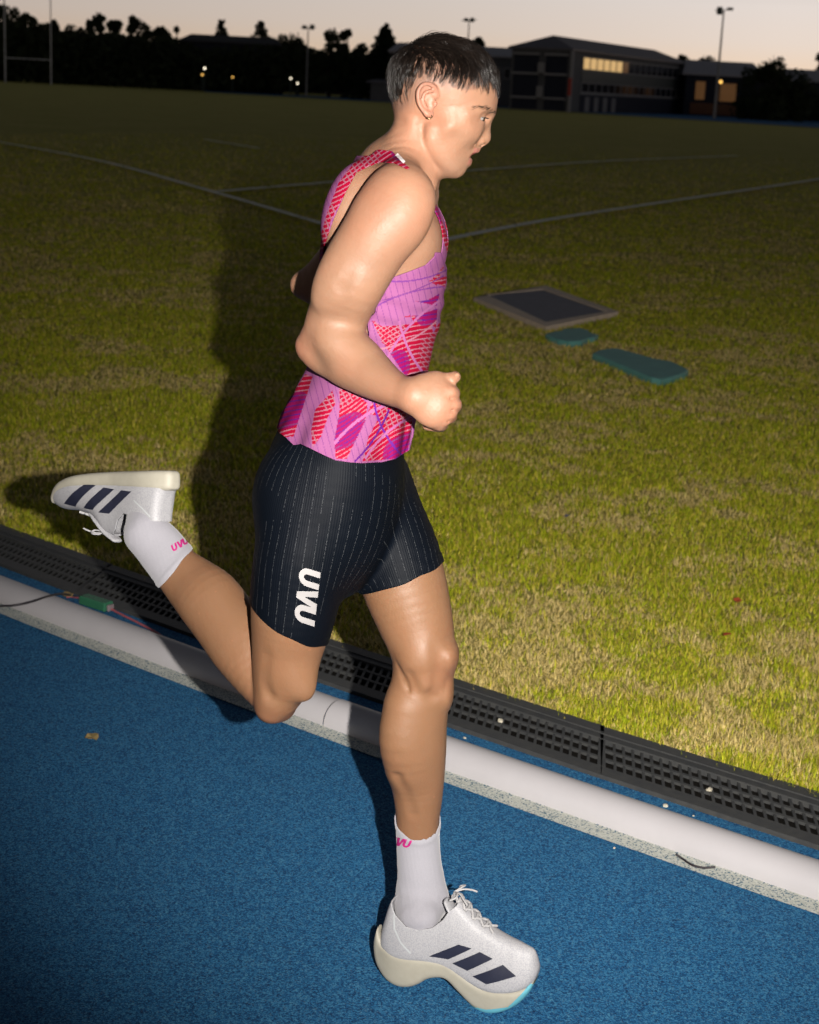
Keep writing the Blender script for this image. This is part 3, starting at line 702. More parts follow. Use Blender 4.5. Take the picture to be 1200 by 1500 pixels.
_B = NV[:, None, :]; dTH = smin(TORSO.d(_B), HEAD.d(_B), .03)[:, 0]; dAR = np.minimum(ARM_R.d(_B), ARM_L.d(_B))[:, 0]
v = np.maximum(v, np.minimum(dTH-dAR-.018, .01))
# pattern: lilac ground, crimson blades with white and violet pin lines
def singlet_cols(V):
    x, y = proj(V); z = (V[:, 1]-2.76); th = np.arctan2(V[:, 1]-2.765, V[:, 0]+.045)
    x = x+0*z; P2 = np.stack([x, y], 1)
    lil = np.array([.195, .062, .152]); red = np.array([.215, .0015, .018]); mag = np.array([.165, .0025, .055]); vio = np.array([.062, .008, .118]); wht = np.array([.25, .10, .14])
    C = np.tile(lil, (len(V), 1))*(.95+.1*vnoise(V, 60, 2))[:, None]
    # fine upright knit lines
    k = np.sin((x*.97-y*.25)*2*np.pi/9.5); C = np.where((k > .93)[:, None], lil*.55+vio*.35, C)
    polys = [[(628,470),(600,475),(560,478),(545,470),(560,500),(600,560),(625,550),(640,500)],[(652,386),(640,418),(630,413),(648,392)],[(656,405),(652,420),(628,411),(645,406)],[(644,430),(640,448),(608,441),(626,440)],[(641,452),(639,480),(622,470),(615,486),(601,462),(584,466),(612,462)],
             [(646,470),(640,505),(622,550),(604,545),(585,525),(560,502),(548,470),(575,496),(598,498),(612,488),(632,496),(640,478)],
             [(655,372),(650,352),(640,322),(633,300),(640,300),(660,360),(662,420)],
             [(497,560),(520,575),(538,590),(536,615),(508,672),(492,672),(490,645),(498,600)],[(545,590),(600,602),(604,618),(598,660),(580,672),(531,676),(540,640),(556,610),(538,606)],
             [(487,572),(492,590),(480,612),(470,640),(458,655),(456,630),(462,600)],[(447,548),(458,552),(430,640),(416,640),(400,632),(420,590)],
             [(553,214),(520,236),(496,268),(478,316),(462,372),(455,420),(470,420),(484,325),(505,285),(524,252),(545,244),(600,250),(600,240),(575,214)]]
    d = np.full(len(V), 1e9)
    for p in polys: d = np.minimum(d, inpoly(x, y, p))
    farside = z > .02
    # the far side carries the same kind of blades, scattered
    blade = (np.abs(((th*2.2+V[:, 2]*9) % 1.0)-.5) < .5*np.abs(((V[:, 2]*7.3+th) % 1.0)-.35)); d = np.where(farside & blade & (d > 0), -3, d)
    ins = d < 0
    st = np.sin((x*.42+y*.91+9*np.sin(x*.035))*2*np.pi/6.2); st2 = np.sin((x*.80-y*.60+14*np.sin(y*.02))*2*np.pi/7.0)
    zone = np.sin(x*.061+y*.043)+np.sin(x*.02-y*.055+1.0)
    base = np.where((zone > .7)[:, None], mag, red)
    line = np.where((zone > .7)[:, None], np.where((zone > 1.1)[:, None], vio, vio*.6+wht*.25), wht)
    C = np.where(ins[:, None], np.where((st > .70)[:, None], line, base), C)
    gridz = ins & (zone < -.5) & (st2 > .72); C = np.where(gridz[:, None], wht*.8, C)
    # long sweeping pale and violet seams across everything
    for (ax, ay, bx, by, bow, col, wd) in ((548,512,640,470,9,wht,1.3),(560,540,645,440,-10,lil*1.15,1.6),(585,470,625,552,6,lil*1.2,1.8),(490,650,575,590,-8,lil*1.2,2.2),(548,590,590,668,7,vio*1.3,1.5),(520,676,570,600,5,vio,1.4),(535,672,604,610,-7,lil*1.2,1.8),(570,412,655,395,6,vio*.8+lil*.3,1.0),(540,455,650,420,-7,vio*.8+lil*.3,1.0),(560,440,650,404,4,vio*.6+lil*.4,.9)):
        ex, ey = bx-ax, by-ay; ln_ = math.hypot(ex, ey); t = ((x-ax)*ex+(y-ay)*ey)/ln_/ln_; w = ((x-ax)*-ey+(y-ay)*ex)/ln_-bow*4*t*(1-t)
        C = np.where(((np.abs(w) < wd) & (t > 0) & (t < 1) & (z < .05))[:, None], col, C)
    return np.clip(C, 0, 1)
NV2, NT = clip(NV, NF, v)
cloth, nt, b = newmat('racer_knit'); at = N(nt, 'ShaderNodeAttribute', attribute_name='Col'); co = objco(nt)
L(nt, at.outputs['Color'], b.inputs['Base Color']); b.inputs['Roughness'].default_value = .7; b.inputs['Specular IOR Level'].default_value = .06
wv = N(nt, 'ShaderNodeTexWave', Scale=110.0); wv.bands_direction = 'X'; L(nt, co, wv.inputs['Vector']); bump(nt, b, mathn(nt, 'ADD', wv.outputs['Fac'], noise(nt, 700, 2, .5, co)), .18, .0008)
singlet = np_mesh('singlet', NV2, NT, cloth, runner, cols=singlet_cols(NV2)); solid(singlet, .0014)
# small woven tag at the collar
tagm = plain('woven_tag', (.78, .74, .74), .7, .2)
cx, cy = proj(NV); selc = (NV[:, 1] < 2.72) & (cx > 570) & (cx < 605) & (cy > 215) & (cy < 260)
decal('size_tag', NV, NF, selc, lambda x_, y_, P: inpoly(x_, y_, [(579,229),(583,226),(594,238),(591,241)]), tagm, singlet, .0018, 1)
# ---- socks
sock_knit, nt, b = newmat('sock_knit'); at = N(nt, 'ShaderNodeAttribute', attribute_name='Col'); co = objco(nt)
n = noise(nt, 500, 3, .6, co); L(nt, mixc(nt, n, (.235, .23, .258), (.29, .285, .312)), b.inputs['Base Color']); b.inputs['Roughness'].default_value = .85; b.inputs['Specular IOR Level'].default_value = .2; b.inputs['Sheen Weight'].default_value = .3
wv = N(nt, 'ShaderNodeTexWave', Scale=130.0); wv.bands_direction = 'X'; L(nt, co, wv.inputs['Vector']); bump(nt, b, mathn(nt, 'ADD', wv.outputs['Fac'], n), .25, .001)
pink_print = plain('pink_print', (.36, .012, .14), .6, .3, var=.05)
def sock(group, cuff, box, wave, logo, crumple):
    def f(P, lo=None, hi=None):
        d = group.d(P, lo, hi, .0025); ok = np.abs(d) < .04; q = P[ok]
        if len(q):
            d = d.copy(); h = -cuff(q)
            d[ok] -= .0014*np.exp(-((h-.006)/.005)**2)+crumple*np.clip((h-.06)/.03, 0, 1)*(fbm(q, 55, 2, 4)-.5)*2
        return d
    V, F = shell(f, box, .0025 if FINE else .004); c = cuff(V); th = np.arctan2(V[:, 1]-V[:, 1].mean(), V[:, 0]-V[:, 0].mean())
    v = c+wave*np.sin(th*7+1)+wave*.6*np.sin(th*13)
    V2, T2 = clip(V, F, v); o = np_mesh('sock', V2, T2, sock_knit, runner); solid(o, .0022)
    x_, y_ = proj(V); lx0, ly0, lx1, ly1 = logo[0]; sel = (x_ > lx0) & (x_ < lx1) & (y_ > ly0) & (y_ < ly1) & (V[:, 1] < logo[1])
    decal('logo', V, F, sel, logo[2], pink_print, o, .0007); return o
def word_fn(ox, oy, ax, sz, word, ht=None, slant=0):
    a = np.array(ax, float); a /= np.linalg.norm(a); t = np.array([a[1], -a[0]])
    return lambda x_, y_, P: letter_val(((x_-ox)*a[0]+(y_-oy)*a[1])/sz, ((x_-ox)*t[0]+(y_-oy)*t[1])/(ht or sz*1.1), word)[0]
cuffL = plane3(W(576, 1199, 2.757), W(645, 1203, 2.757), W(611, 1229, 2.722), (0, 0, 1))
cuffR = plane3(W(281, 805, 2.89), W(233, 860, 2.887), W(262, 826, 2.853), (1, 0, 0)) if False else None
_a, _b, _c = W(281, 805, 2.89), W(233, 860, 2.887), W(260, 830, 2.853)
_n = np.cross(_b-_a, _c-_a); _n /= np.linalg.norm(_n); _k = W(390, 1000, 2.72)-W(215, 775, 2.93); _n = _n if _n@_k > 0 else -_n
cuffR = lambda P: (P-_a)@_n
lo, hi = W(560, 1420, 2.60), W(690, 1180, 2.86)
sock_l = sock(LEG_L, cuffL, ((lo[0]-.03, 2.60, .05), (hi[0]+.05, 2.86, hi[2]+.06)), .0009, ((560, 1195, 612, 1245), 2.765, word_fn(566, 1235, (.97, .22), 12.0, 'UVU', 12)), .0012)
lo, hi = W(95, 740, 3.1), W(300, 880, 2.87)
sock_r = sock(SHANK_R, cuffR, ((lo[0]-.05, 2.82, hi[2]-.04), (hi[0]+.03, 3.18, .92)), .0009, ((235, 780, 285, 830), 2.93, word_fn(253.5, 809, (.86, -.5), 9.5, 'UVU', 10)), .0012)
# ---- shoes: outlines read as profiles on the plane of the near side, then given their real width
def smax(a, b_, k): return -smin(-a, -b_, k)
def dense(poly, k=4):
    p = np.asarray(poly, float); return catmull(np.concatenate([p, p[:1]]), k)[:-1]
FOAM = newmat('midsole_foam'); m_, nt, b = FOAM; co = objco(nt); n = noise(nt, 60, 4, .6, co); L(nt, mixc(nt, n, (.29, .272, .22), (.36, .34, .28)), b.inputs['Base Color']); b.inputs['Roughness'].default_value = .6; bump(nt, b, noise(nt, 380, 3, .6, co), .12, .001); FOAM = m_
UPPER, nt, b = newmat('mesh_upper'); co = objco(nt); n = noise(nt, 45, 4, .6, co); vo = N(nt, 'ShaderNodeTexVoronoi', Scale=420.0); L(nt, co, vo.inputs['Vector'])
L(nt, mixc(nt, mathn(nt, 'MULTIPLY', vo.outputs['Distance'], 1.2, True), mixc(nt, n, (.34, .338, .348), (.41, .407, .418)), (.27, .27, .29)), b.inputs['Base Color']); b.inputs['Roughness'].default_value = .55; bump(nt, b, vo.outputs['Distance'], .25, .0008)
STRIPE = plain('dark_stripe', (.016, .018, .034), .42, .4, var=.25, scale=90); LACE = plain('lace', (.36, .355, .36), .8, .2, scale=400, bmp=.3); LINING = plain('lining', (.42, .42, .44), .9, .1); SOLE_GLOW = plain('outsole_glow', (.10, .34, .42), .6, .3, var=.1); SEAMGREY = plain('grey_overlay', (.40, .42, .43), .5, .3)
def make_shoe(fr, sole_px, upper_px, collar, stripes, width, wc, kind, box, laces, outsole_px, lines, tongue, ow=0.0):
    sole = dense(fr.poly(sole_px, ow)); up = dense(fr.poly(upper_px, ow)); s0, s1 = up[:, 0].min(), up[:, 0].max(); t_top = up[:, 1].max()
    _t = np.linspace(-.1, 1.1, 481); _w = np.interp(_t, [-.05, 0, .06, .18, .42, .62, .74, .88, .96, 1.0, 1.04], [.30, .42, .66, .80, .74, .92, 1.0, .86, .62, .40, .2])
    for _ in range(3): _w = np.convolve(np.pad(_w, 12, 'edge'), np.ones(25)/25, 'valid')
    def hw(a):                                                     # half width along the sole: heel, waist, ball, toe
        return width*np.interp((a-s0)/(s1-s0), _t, _w)
    def cen(a): t = np.clip((a-s0)/(s1-s0), 0, 1); return width+wc*(.003+.003*np.cos(t*2*np.pi+2.6))
    def prof(P, poly):
        sh = P.shape[:-1]; a, c, w = [q.ravel() for q in fr.loc(P.reshape(-1, 3))]; return a, c, w, inpoly(a, c, poly), sh
    def d_sole(P, lo=None, hi=None):
        a, c, w, d2, sh = prof(P, sole); return smax(d2, np.abs(w-cen(a))-hw(a), .012).reshape(sh)
    smid = np.interp
    def d_upper(P, lo=None, hi=None):
        a, c, w, d2, sh = prof(P, up)
        base = np.interp(a, SB[:, 0], SB[:, 1]); topc = np.interp(a, ST_[:, 0], ST_[:, 1]); h = np.clip((c-base)/np.maximum(topc-base, .01), 0, 1)
        t = (a-s0)/(s1-s0); dome = 1-np.interp(t, [0, .3, .5, .75, 1], [.16, .20, .50, .60, .70])*h**2.0
        return smax(d2, np.abs(w-cen(a))-hw(a)*.98*dome, .014).reshape(sh)
    g = np.linspace(s0, s1, 60); LO = []; HI = []
    for q in g:
        ys_ = np.linspace(up[:, 1].min(), up[:, 1].max(), 160); ins = inpoly(np.full(160, q), ys_, up) < .0005; LO.append(ys_[ins].min() if ins.any() else 0); HI.append(ys_[ins].max() if ins.any() else 0)
    SB = np.stack([g, LO], 1); ST_ = np.stack([g, HI], 1)
    hs = .0025 if FINE else .004
    V, F = shell(d_upper, box, hs)
    a, c, w = fr.loc(V); col = fr.poly(collar, ow*.5); cut = inpoly(a, c, col)
    V2, T2 = clip(V, F, -cut)
    upper = np_mesh('shoe', V2, T2, UPPER, runner); solid(upper, .003)
    Vs, Fs = shell(d_sole, box, hs); np_mesh('midsole', Vs, Fs, FOAM, upper)
    Nn = vnormals(V, F); nearv = (Nn@fr.e3) < .25
    for i, sp in enumerate(stripes):
        pl = fr.poly(sp, .006); decal('stripe', V, F, nearv, lambda x_, y_, P, pl=pl: inpoly(*fr.loc(P)[:2], pl), STRIPE, upper, .0008)
        far = (Nn@fr.e3) > -.25; decal('stripe', V, F, far, lambda x_, y_, P, pl=pl: inpoly(*fr.loc(P)[:2], pl), STRIPE, upper, .0008)
    for ln_, wd, mt, nm in lines:                                  # seams and overlays drawn along the near side
        q = fr.poly(ln_); 
        def fn(x_, y_, P, q=q, wd=wd):
            a_, c_, _ = fr.loc(P); d = np.full(len(a_), 1e9)
            for i in range(len(q)-1):
                e = q[i+1]-q[i]; t = np.clip(((a_-q[i][0])*e[0]+(c_-q[i][1])*e[1])/(e@e), 0, 1); d = np.minimum(d, np.hypot(a_-q[i][0]-t*e[0], c_-q[i][1]-t*e[1]))
            return d-wd
        decal(nm, V, F, nearv, fn, mt, upper, .0006, 1)
    if outsole_px:
        pl = fr.poly(outsole_px, ow); ns = vnormals(Vs, Fs); decal('outsole', Vs, Fs, np.ones(len(Vs), bool), lambda x_, y_, P: inpoly(*fr.loc(P)[:2], pl), SOLE_GLOW, upper, .0012, 1)  # teal band: the blue glow under the forefoot painted on as colour
    # laces: pairs of stations along the instep, crossing from side to side, and a bow
    kd = KDTree(len(V))
    for i, q in enumerate(V): kd.insert(q, i)
    kd.balance()
    def on(p, off):
        _, j, _ = kd.find(p); return V[j]+Nn[j]*off
    st = [(a_, float(np.interp(a_, ST_[:, 0], ST_[:, 1]))+.012) for a_, _ in [fr.px(*p, width) for p in laces]]; parts = []
    for i in range(len(st)-1):
        (a0, c0), (a1, c1) = st[i], st[i+1]; q0 = cen(np.array(a0))*1.0; q1 = cen(np.array(a1))*1.0; sp = .019
        for sg in (-1, 1):
            P = [on(fr.wpt(a0+(a1-a0)*t, c0+(c1-c0)*t+.004, (q0+(q1-q0)*t)+sg*sp*(1-2*t)), .003) for t in np.linspace(0, 1, 7)]; parts.append(tube(catmull(P, 3), .0026, 6))
        P = [on(fr.wpt(a0, c0, q0+t*sp), .003) for t in np.linspace(-1, 1, 6)]; parts.append(tube(catmull(P, 3), .0026, 6))
    ab, cb = st[0]; qb = float(cen(np.array(ab))); ab, cb, qb = fr.loc(on(fr.wpt(ab, cb, qb), .001))
    for sg in (-1, 1):
        bow = [(0, .003, 0), (.010, .008, sg*.012), (.012, .006, sg*.026), (.002, .001, sg*.030), (.004, .001, sg*.016), (0, .003, 0)]
        parts.append(tube(catmull([fr.wpt(ab+x_, cb+y_+.002, qb+z_) for x_, y_, z_ in bow], 6), .0019, 6))
        end = [(0, .003, 0), (.014, .006, sg*.010), (.026, .001, sg*.022), (.034, -.004, sg*.028)]
        parts.append(tube(catmull([fr.wpt(ab+x_, cb+y_+.002, qb+z_) for x_, y_, z_ in end], 6), .0018, 6))
    lv, lf = join(parts); np_mesh('lace', lv, lf, LACE, upper)
    # tongue rising in front of the ankle
    tp = [fr.wpt(*fr.px(x_, y_, width), float(width)) for x_, y_ in tongue]; tl = Loft(tp, [.004, .005, .005, .004], [.012, .017, .018, .014], [fr.e2-fr.e1*.3]*4, 4)
    q0 = np.min([tl.lo], 0)-.012; q1 = np.max([tl.hi], 0)+.012; tv, tf = shell(lambda P, lo=None, hi=None: tl.d(P), (q0, q1), .002); np_mesh('tongue', tv, tf, UPPER, upper)
    return upper
shoe_l = make_shoe(frL,
    [(546,1366),(541,1382),(540,1398),(544,1418),(557,1435),(577,1446),(597,1448),(612,1444),(623,1438),(637,1436),(651,1439),(665,1452),(683,1469),(697,1479),(714,1484),(735,1482),(756,1473),(772,1458),(780,1440),(777,1440),(770,1449),(752,1453),(730,1452),(711,1449),(692,1440),(672,1426),(650,1412),(622,1406),(586,1401),(566,1393),(555,1386)],
    [(550,1392),(552,1372),(558,1352),(568,1326),(580,1322),(620,1325),(650,1322),(664,1330),(678,1345),(698,1364),(728,1382),(762,1396),(777,1404),(783,1424),(780,1442),(768,1453),(740,1458),(708,1454),(680,1441),(650,1424),(620,1414),(575,1408)],
    [(556,1310),(569,1331),(577,1345),(592,1360),(610,1366),(630,1364),(644,1354),(652,1343),(662,1336),(680,1300)],
    [[(626,1404),(654,1409),(688,1394),(669,1388)],[(660,1414.5),(683,1424.5),(719.5,1408.5),(700,1399)],[(691,1432),(712,1442.5),(754.5,1433),(734.5,1417)]],
    .043, 1, 'l', ((frL.o[0]-.06, frL.o[1]-.26, -.02), (frL.o[0]+.36, frL.o[1]+.16, .27)),
    [(668,1340),(677,1350),(689,1361),(702,1371),(715,1381),(728,1389)],
    [(690,1473),(714,1476),(745,1473),(775,1446),(800,1460),(760,1500),(690,1500)],
    [([(573,1345),(574,1365),(584,1385),(598,1400)],.0016,SEAMGREY,'heel_seam')], [(654,1319),(660,1328),(667,1338),(674,1349)], .012)
shoe_r = make_shoe(frR,
    [(250,716),(251,704),(249,691),(238,689),(205,690),(167,691),(126,695),(102,702),(85,714),(77,728),(79,738),(88,727),(104,718),(126,714),(160,714),(200,716),(240,719)],
    [(247,712),(240,727),(236,752),(233,772),(205,790),(168,786),(151,780),(140,764),(129,754),(111,748),(90,746),(78,740),(76,728),(86,716),(104,708),(140,706),(200,707),(240,708)],
    [(250,766),(236,766),(215,762),(197,757),(180,752),(169,762),(163,776),(150,790),(180,810),(260,800)],
    [[(85,737.5),(101,742),(136,711),(122,709)],[(113.5,744),(128,747),(162,716.5),(147,714)],[(136.5,750.5),(152,752.5),(190,720),(174,718)]],
    .041, 1, 'r', ((frR.o[0]-.33, 2.85, frR.o[2]-.13), (frR.o[0]+.08, 3.30, frR.o[2]+.12)),
    [(150,777),(144,768),(137,761),(129,755),(120,751)], None,
    [([(190,733),(202,745),(211,757)],.0012,SEAMGREY,'heel_seam')], [(172,792),(160,780),(148,764),(138,752)], .030)
for fr, upper, poly_, txt in ((frL, shoe_l, [(578,1436),(601,1440)], 1),):
    pass
# ---- earring: small dark ring in the near lobe
gold = plain('dark_metal', (.16, .10, .05), .3, .6, .9)
a = np.linspace(0, 2*np.pi, 22); ec = W(629, 169.5, hd(-75)); np_mesh('earring', *tube([ec+CR*.0042*math.cos(t)-CU*.0015+CU*.0036*math.sin(t) for t in a], .0010, 6), gold, runner)
# ------------------------------------------------------------------ the track bend: everything follows one circle round the infield
A2 = np.array([-1.248, 4.807]); B2 = np.array([.892, 3.110]); RB = 34.0
_m = (A2+B2)/2; _d = (B2-A2)/np.linalg.norm(B2-A2); _n2 = np.array([-_d[1], _d[0]]); CEN = _m+_n2*math.sqrt(RB**2-np.linalg.norm(B2-A2)**2/4)
TH0 = math.atan2(*( _m-CEN)[::-1])
def arc(s, u, z=0.0):
    """s metres along the kerb from the middle of the view (running direction), u metres towards the infield"""
    th = TH0+np.asarray(s, float)/RB; r = RB-np.asarray(u, float); return np.stack([CEN[0]+r*np.cos(th), CEN[1]+r*np.sin(th), np.broadcast_to(np.asarray(z, float), np.shape(th))], -1)
def arc_inv(x, y): q = np.stack([x-CEN[0], y-CEN[1]], -1); return (np.arctan2(q[..., 1], q[..., 0])-TH0)*RB, RB-np.hypot(q[..., 0], q[..., 1])
def s_at(px_, py_): p = G(px_, py_); return float(arc_inv(p[0], p[1])[0])
def ribbon(name, s0, s1, us, zs, mat, n=80, parent=None, smooth_=False):
    S = np.linspace(s0, s1, n); V = np.concatenate([arc(S, u, z) for u, z in zip(us, zs)]); k = len(us)
    F = [[j*n+i, j*n+i+1, (j+1)*n+i+1, (j+1)*n+i] for j in range(k-1) for i in range(n-1)]
    return np_mesh(name, V, np.array(F), mat, parent, smooth_)
def prism(name, poly, z0, z1, mat, parent=None, bev=0.0):
    bm = bmesh.new(); vs = [bm.verts.new((*p[:2], z1)) for p in poly]; f = bm.faces.new(vs); bmesh.ops.recalc_face_normals(bm, faces=[f])
    if f.normal.z < 0: f.normal_flip()
    r = bmesh.ops.extrude_face_region(bm, geom=[f]); 
    for v in [e for e in r['geom'] if isinstance(e, bmesh.types.BMVert)]: v.co.z = z0
    bmesh.ops.recalc_face_normals(bm, faces=bm.faces)
    if bev: bmesh.ops.bevel(bm, geom=[e for e in bm.edges if min(v.co.z for v in e.verts) > z1-1e-5], offset=bev, segments=2, affect='EDGES', profile=.5)
    if parent is not None: bmesh.ops.translate(bm, verts=bm.verts, vec=-Vector(parent_origin(parent)))
    me = bpy.data.meshes.new(name); bm.to_mesh(me); bm.free(); return link_mesh(name, me, mat, parent)
def boxes(name, lst, mat, parent=None, M=None, bev=0.0):
    """boxes given as (x0,y0,z0,x1,y1,z1) in the frame M (4x4), joined as one mesh"""
    bm = bmesh.new(); M = M or Matrix.Identity(4)
    for x0, y0, z0, x1, y1, z1 in lst:
        r = bmesh.ops.create_cube(bm, size=1, matrix=M @ Matrix.Translation(((x0+x1)/2, (y0+y1)/2, (z0+z1)/2)) @ Matrix.Diagonal((abs(x1-x0), abs(y1-y0), abs(z1-z0), 1)))
    if bev: bmesh.ops.bevel(bm, geom=bm.edges[:], offset=bev, segments=1, affect='EDGES')
    if parent is not None: bmesh.ops.translate(bm, verts=bm.verts, vec=-Vector(parent_origin(parent)))
    me = bpy.data.meshes.new(name); bm.to_mesh(me); bm.free(); return link_mesh(name, me, mat, parent)
# materials of the ground
turf, nt, b = newmat('turf'); co = geopos(nt)
n1 = noise(nt, .35, 5, .6, co); n2 = noise(nt, 2.6, 5, .65, co); n3 = noise(nt, 22, 4, .7, co); n4 = noise(nt, 140, 3, .6, co)
mix1 = mathn(nt, 'ADD', mathn(nt, 'MULTIPLY', n1, .35), mathn(nt, 'ADD', mathn(nt, 'MULTIPLY', n2, .4), mathn(nt, 'MULTIPLY', n3, .3)))
c = ramp(nt, mix1, [(.38, (.12, .135, .024)), (.50, (.20, .19, .036)), (.60, (.29, .235, .065)), (.70, (.40, .30, .12))])
L(nt, mixc(nt, mathn(nt, 'MULTIPLY', n4, .6), c, (.05, .05, .014)), b.inputs['Base Color']); b.inputs['Roughness'].default_value = .95; b.inputs['Specular IOR Level'].default_value = .05; b.inputs['Sheen Weight'].default_value = .42; b.inputs['Sheen Roughness'].default_value = .5; b.inputs['Sheen Tint'].default_value = (.70, .68, .25, 1)
bump(nt, b, mathn(nt, 'ADD', n4, mathn(nt, 'MULTIPLY', n3, 1.5)), .5, .04)
tracks = []
def track_mat(name, soil):
    m, nt, b = newmat(name); co = geopos(nt); v1 = N(nt, 'ShaderNodeTexVoronoi', Scale=430.0); L(nt, co, v1.inputs['Vector']); v2 = N(nt, 'ShaderNodeTexVoronoi', Scale=210.0); L(nt, co, v2.inputs['Vector'])
    sp = N(nt, 'ShaderNodeSeparateColor'); L(nt, v1.outputs['Color'], sp.inputs[0]); sp2 = N(nt, 'ShaderNodeSeparateColor'); L(nt, v2.outputs['Color'], sp2.inputs[0])
    g = mathn(nt, 'ADD', mathn(nt, 'MULTIPLY', sp.outputs[0], .6), mathn(nt, 'MULTIPLY', sp2.outputs[1], .4))
    c = ramp(nt, g, [(.08, (.004, .030, .095)), (.40, (.008, .088, .235)), (.65, (.024, .168, .36)), (.95, (.085, .28, .45))])
    w = noise(nt, 1.3, 5, .6, co); c = mixc(nt, mathn(nt, 'MULTIPLY', mathn(nt, 'GREATER_THAN', sp.outputs[2], .96), .4), c, (.14, .26, .36)); c = mixc(nt, mathn(nt, 'MULTIPLY', w, soil), c, (.05, .085, .11))
    L(nt, c, b.inputs['Base Color']); b.inputs['Roughness'].default_value = .85; b.inputs['Specular IOR Level'].default_value = .2
    bump(nt, b, mathn(nt, 'ADD', sp.outputs[1], mathn(nt, 'MULTIPLY', sp2.outputs[0], 1.0)), .75, .003); return m
track = track_mat('track_rubber', .15)
painted, nt, b = newmat('worn_line_paint'); co = geopos(nt); v1 = N(nt, 'ShaderNodeTexVoronoi', Scale=300.0); L(nt, co, v1.inputs['Vector']); sp = N(nt, 'ShaderNodeSeparateColor'); L(nt, v1.outputs['Color'], sp.inputs[0])
w = noise(nt, 9, 4, .6, co); k = mathn(nt, 'GREATER_THAN', mathn(nt, 'ADD', sp.outputs[0], mathn(nt, 'MULTIPLY', w, .5)), .44)
L(nt, mixc(nt, k, (.10, .17, .22), mixc(nt, sp.outputs[1], (.42, .44, .39), (.60, .61, .56))), b.inputs['Base Color']); b.inputs['Roughness'].default_value = .8; bump(nt, b, mathn(nt, 'ADD', sp.outputs[1], k), .7, .003)
# ground sheets
S0, S1 = -14.0, 9.0
me = np_mesh('ground', [(-900, -300, -.012), (900, -300, -.012), (900, 1500, -.012), (-900, 1500, -.012)], [[0, 1, 2, 3]], turf, smooth=False); tag(me, kind='structure')
o = ribbon('running_track', S0, S1, [-11, -5, -2, -.5, .232], [0]*5, track, 160); tag(o, kind='structure')
PIPE_U = .052; 
o = ribbon('lane_line', S0, S1, [-.058, .004], [.004, .004], painted, 160); tag(o, kind='structure')
# far bend of the track
nearb = [(300, 134.5), (420, 141), (540, 148), (660, 154), (760, 159), (900, 168), (1040, 176.5), (1200, 187), (1330, 196)]; farb = [(300, 132.5), (420, 138.6), (540, 145), (660, 150), (760, 153.5), (900, 160.5), (1040, 167.5), (1200, 175), (1330, 181)]
V = [G(*p, .03) for p in nearb]+[G(*p, .03) for p in farb]; n = len(nearb); o = np_mesh('far_track', V, [[i, i+1, n+i+1, n+i] for i in range(n-1)], track, smooth=False); tag(o, kind='structure')
# pitch markings: worn white paint on the grass
chalk, nt, b = newmat('pitch_paint'); co = geopos(nt); n = noise(nt, 9, 5, .7, co); n2 = noise(nt, .8, 3, .5, co)
k = mathn(nt, 'MULTIPLY', mathn(nt, 'GREATER_THAN', mathn(nt, 'ADD', mathn(nt, 'MULTIPLY', n, .7), mathn(nt, 'MULTIPLY', n2, .5)), .5), .8)
L(nt, mixc(nt, k, (.14, .15, .04), (.78, .78, .73)), b.inputs['Base Color']); b.inputs['Roughness'].default_value = .9
bump(nt, b, n, 1.0, .05)
def pitch_line(pts, wd):
    P = [G(*p, .045) for p in pts]; P = catmull(P, 5); T = np.gradient(P, axis=0); T /= np.linalg.norm(T, axis=1)[:, None]; Nn_ = np.stack([-T[:, 1], T[:, 0], 0*T[:, 0]], 1)
    V = np.concatenate([P-Nn_*wd/2, P+Nn_*wd/2]); n = len(P); tag(np_mesh('pitch_line', V, [[i, i+1, n+i+1, n+i] for i in range(n-1)], chalk, smooth=False), kind='structure')
pitch_line([(-120,190),(0,208),(150,236),(300,277),(465,325),(560,354)], .11)
pitch_line([(560,372),(655,350),(800,322),(950,299),(1100,277),(1200,262),(1330,241)], .13)
pitch_line([(320,280),(500,265),(720,247),(900,235),(1080,228)], .14); pitch_line([(300,204),(380,217)], .12)
# ---- white kerb pipe in lengths, with plain joints
pvc, nt, b = newmat('white_pipe'); co = geopos(nt); n = noise(nt, 5, 5, .65, co); n2 = noise(nt, 60, 4, .6, co); sc_ = mathn(nt, 'GREATER_THAN', noise(nt, 18, 6, .75, co, 1.5), .67)
c = mixc(nt, n, (.45, .433, .447), (.375, .36, .372)); L(nt, mixc(nt, mathn(nt, 'MULTIPLY', sc_, .35), c, (.38, .36, .34)), b.inputs['Base Color']); b.inputs['Roughness'].default_value = .42; bump(nt, b, n2, .05, .002)
seam = s_at(482, 1062)
PIPE_R = .052; PIPE_Z = .008
def pipe(s0, s1, r, label):
    S = np.linspace(s0, s1, 24); A = np.linspace(-.15, math.pi+.15, 19); V = np.concatenate([arc(S, PIPE_U-r*math.cos(a), PIPE_Z+r*math.sin(a)) for a in A]); n = len(S)
    F = [[j*n+i, j*n+i+1, (j+1)*n+i+1, (j+1)*n+i] for j in range(len(A)-1) for i in range(n-1)]
    o = np_mesh('kerb_pipe', V, F, pvc); tag(o, label, 'kerb', 'white pipes edging the track'); return o
pipe(seam-5.0, seam-.002, PIPE_R, 'white kerb pipe along the track behind the trailing knee, with a black cable over it')
pipe(seam+.002, seam+4.2, PIPE_R+.0016, 'white kerb pipe along the track passing behind the planted leg to the right edge')
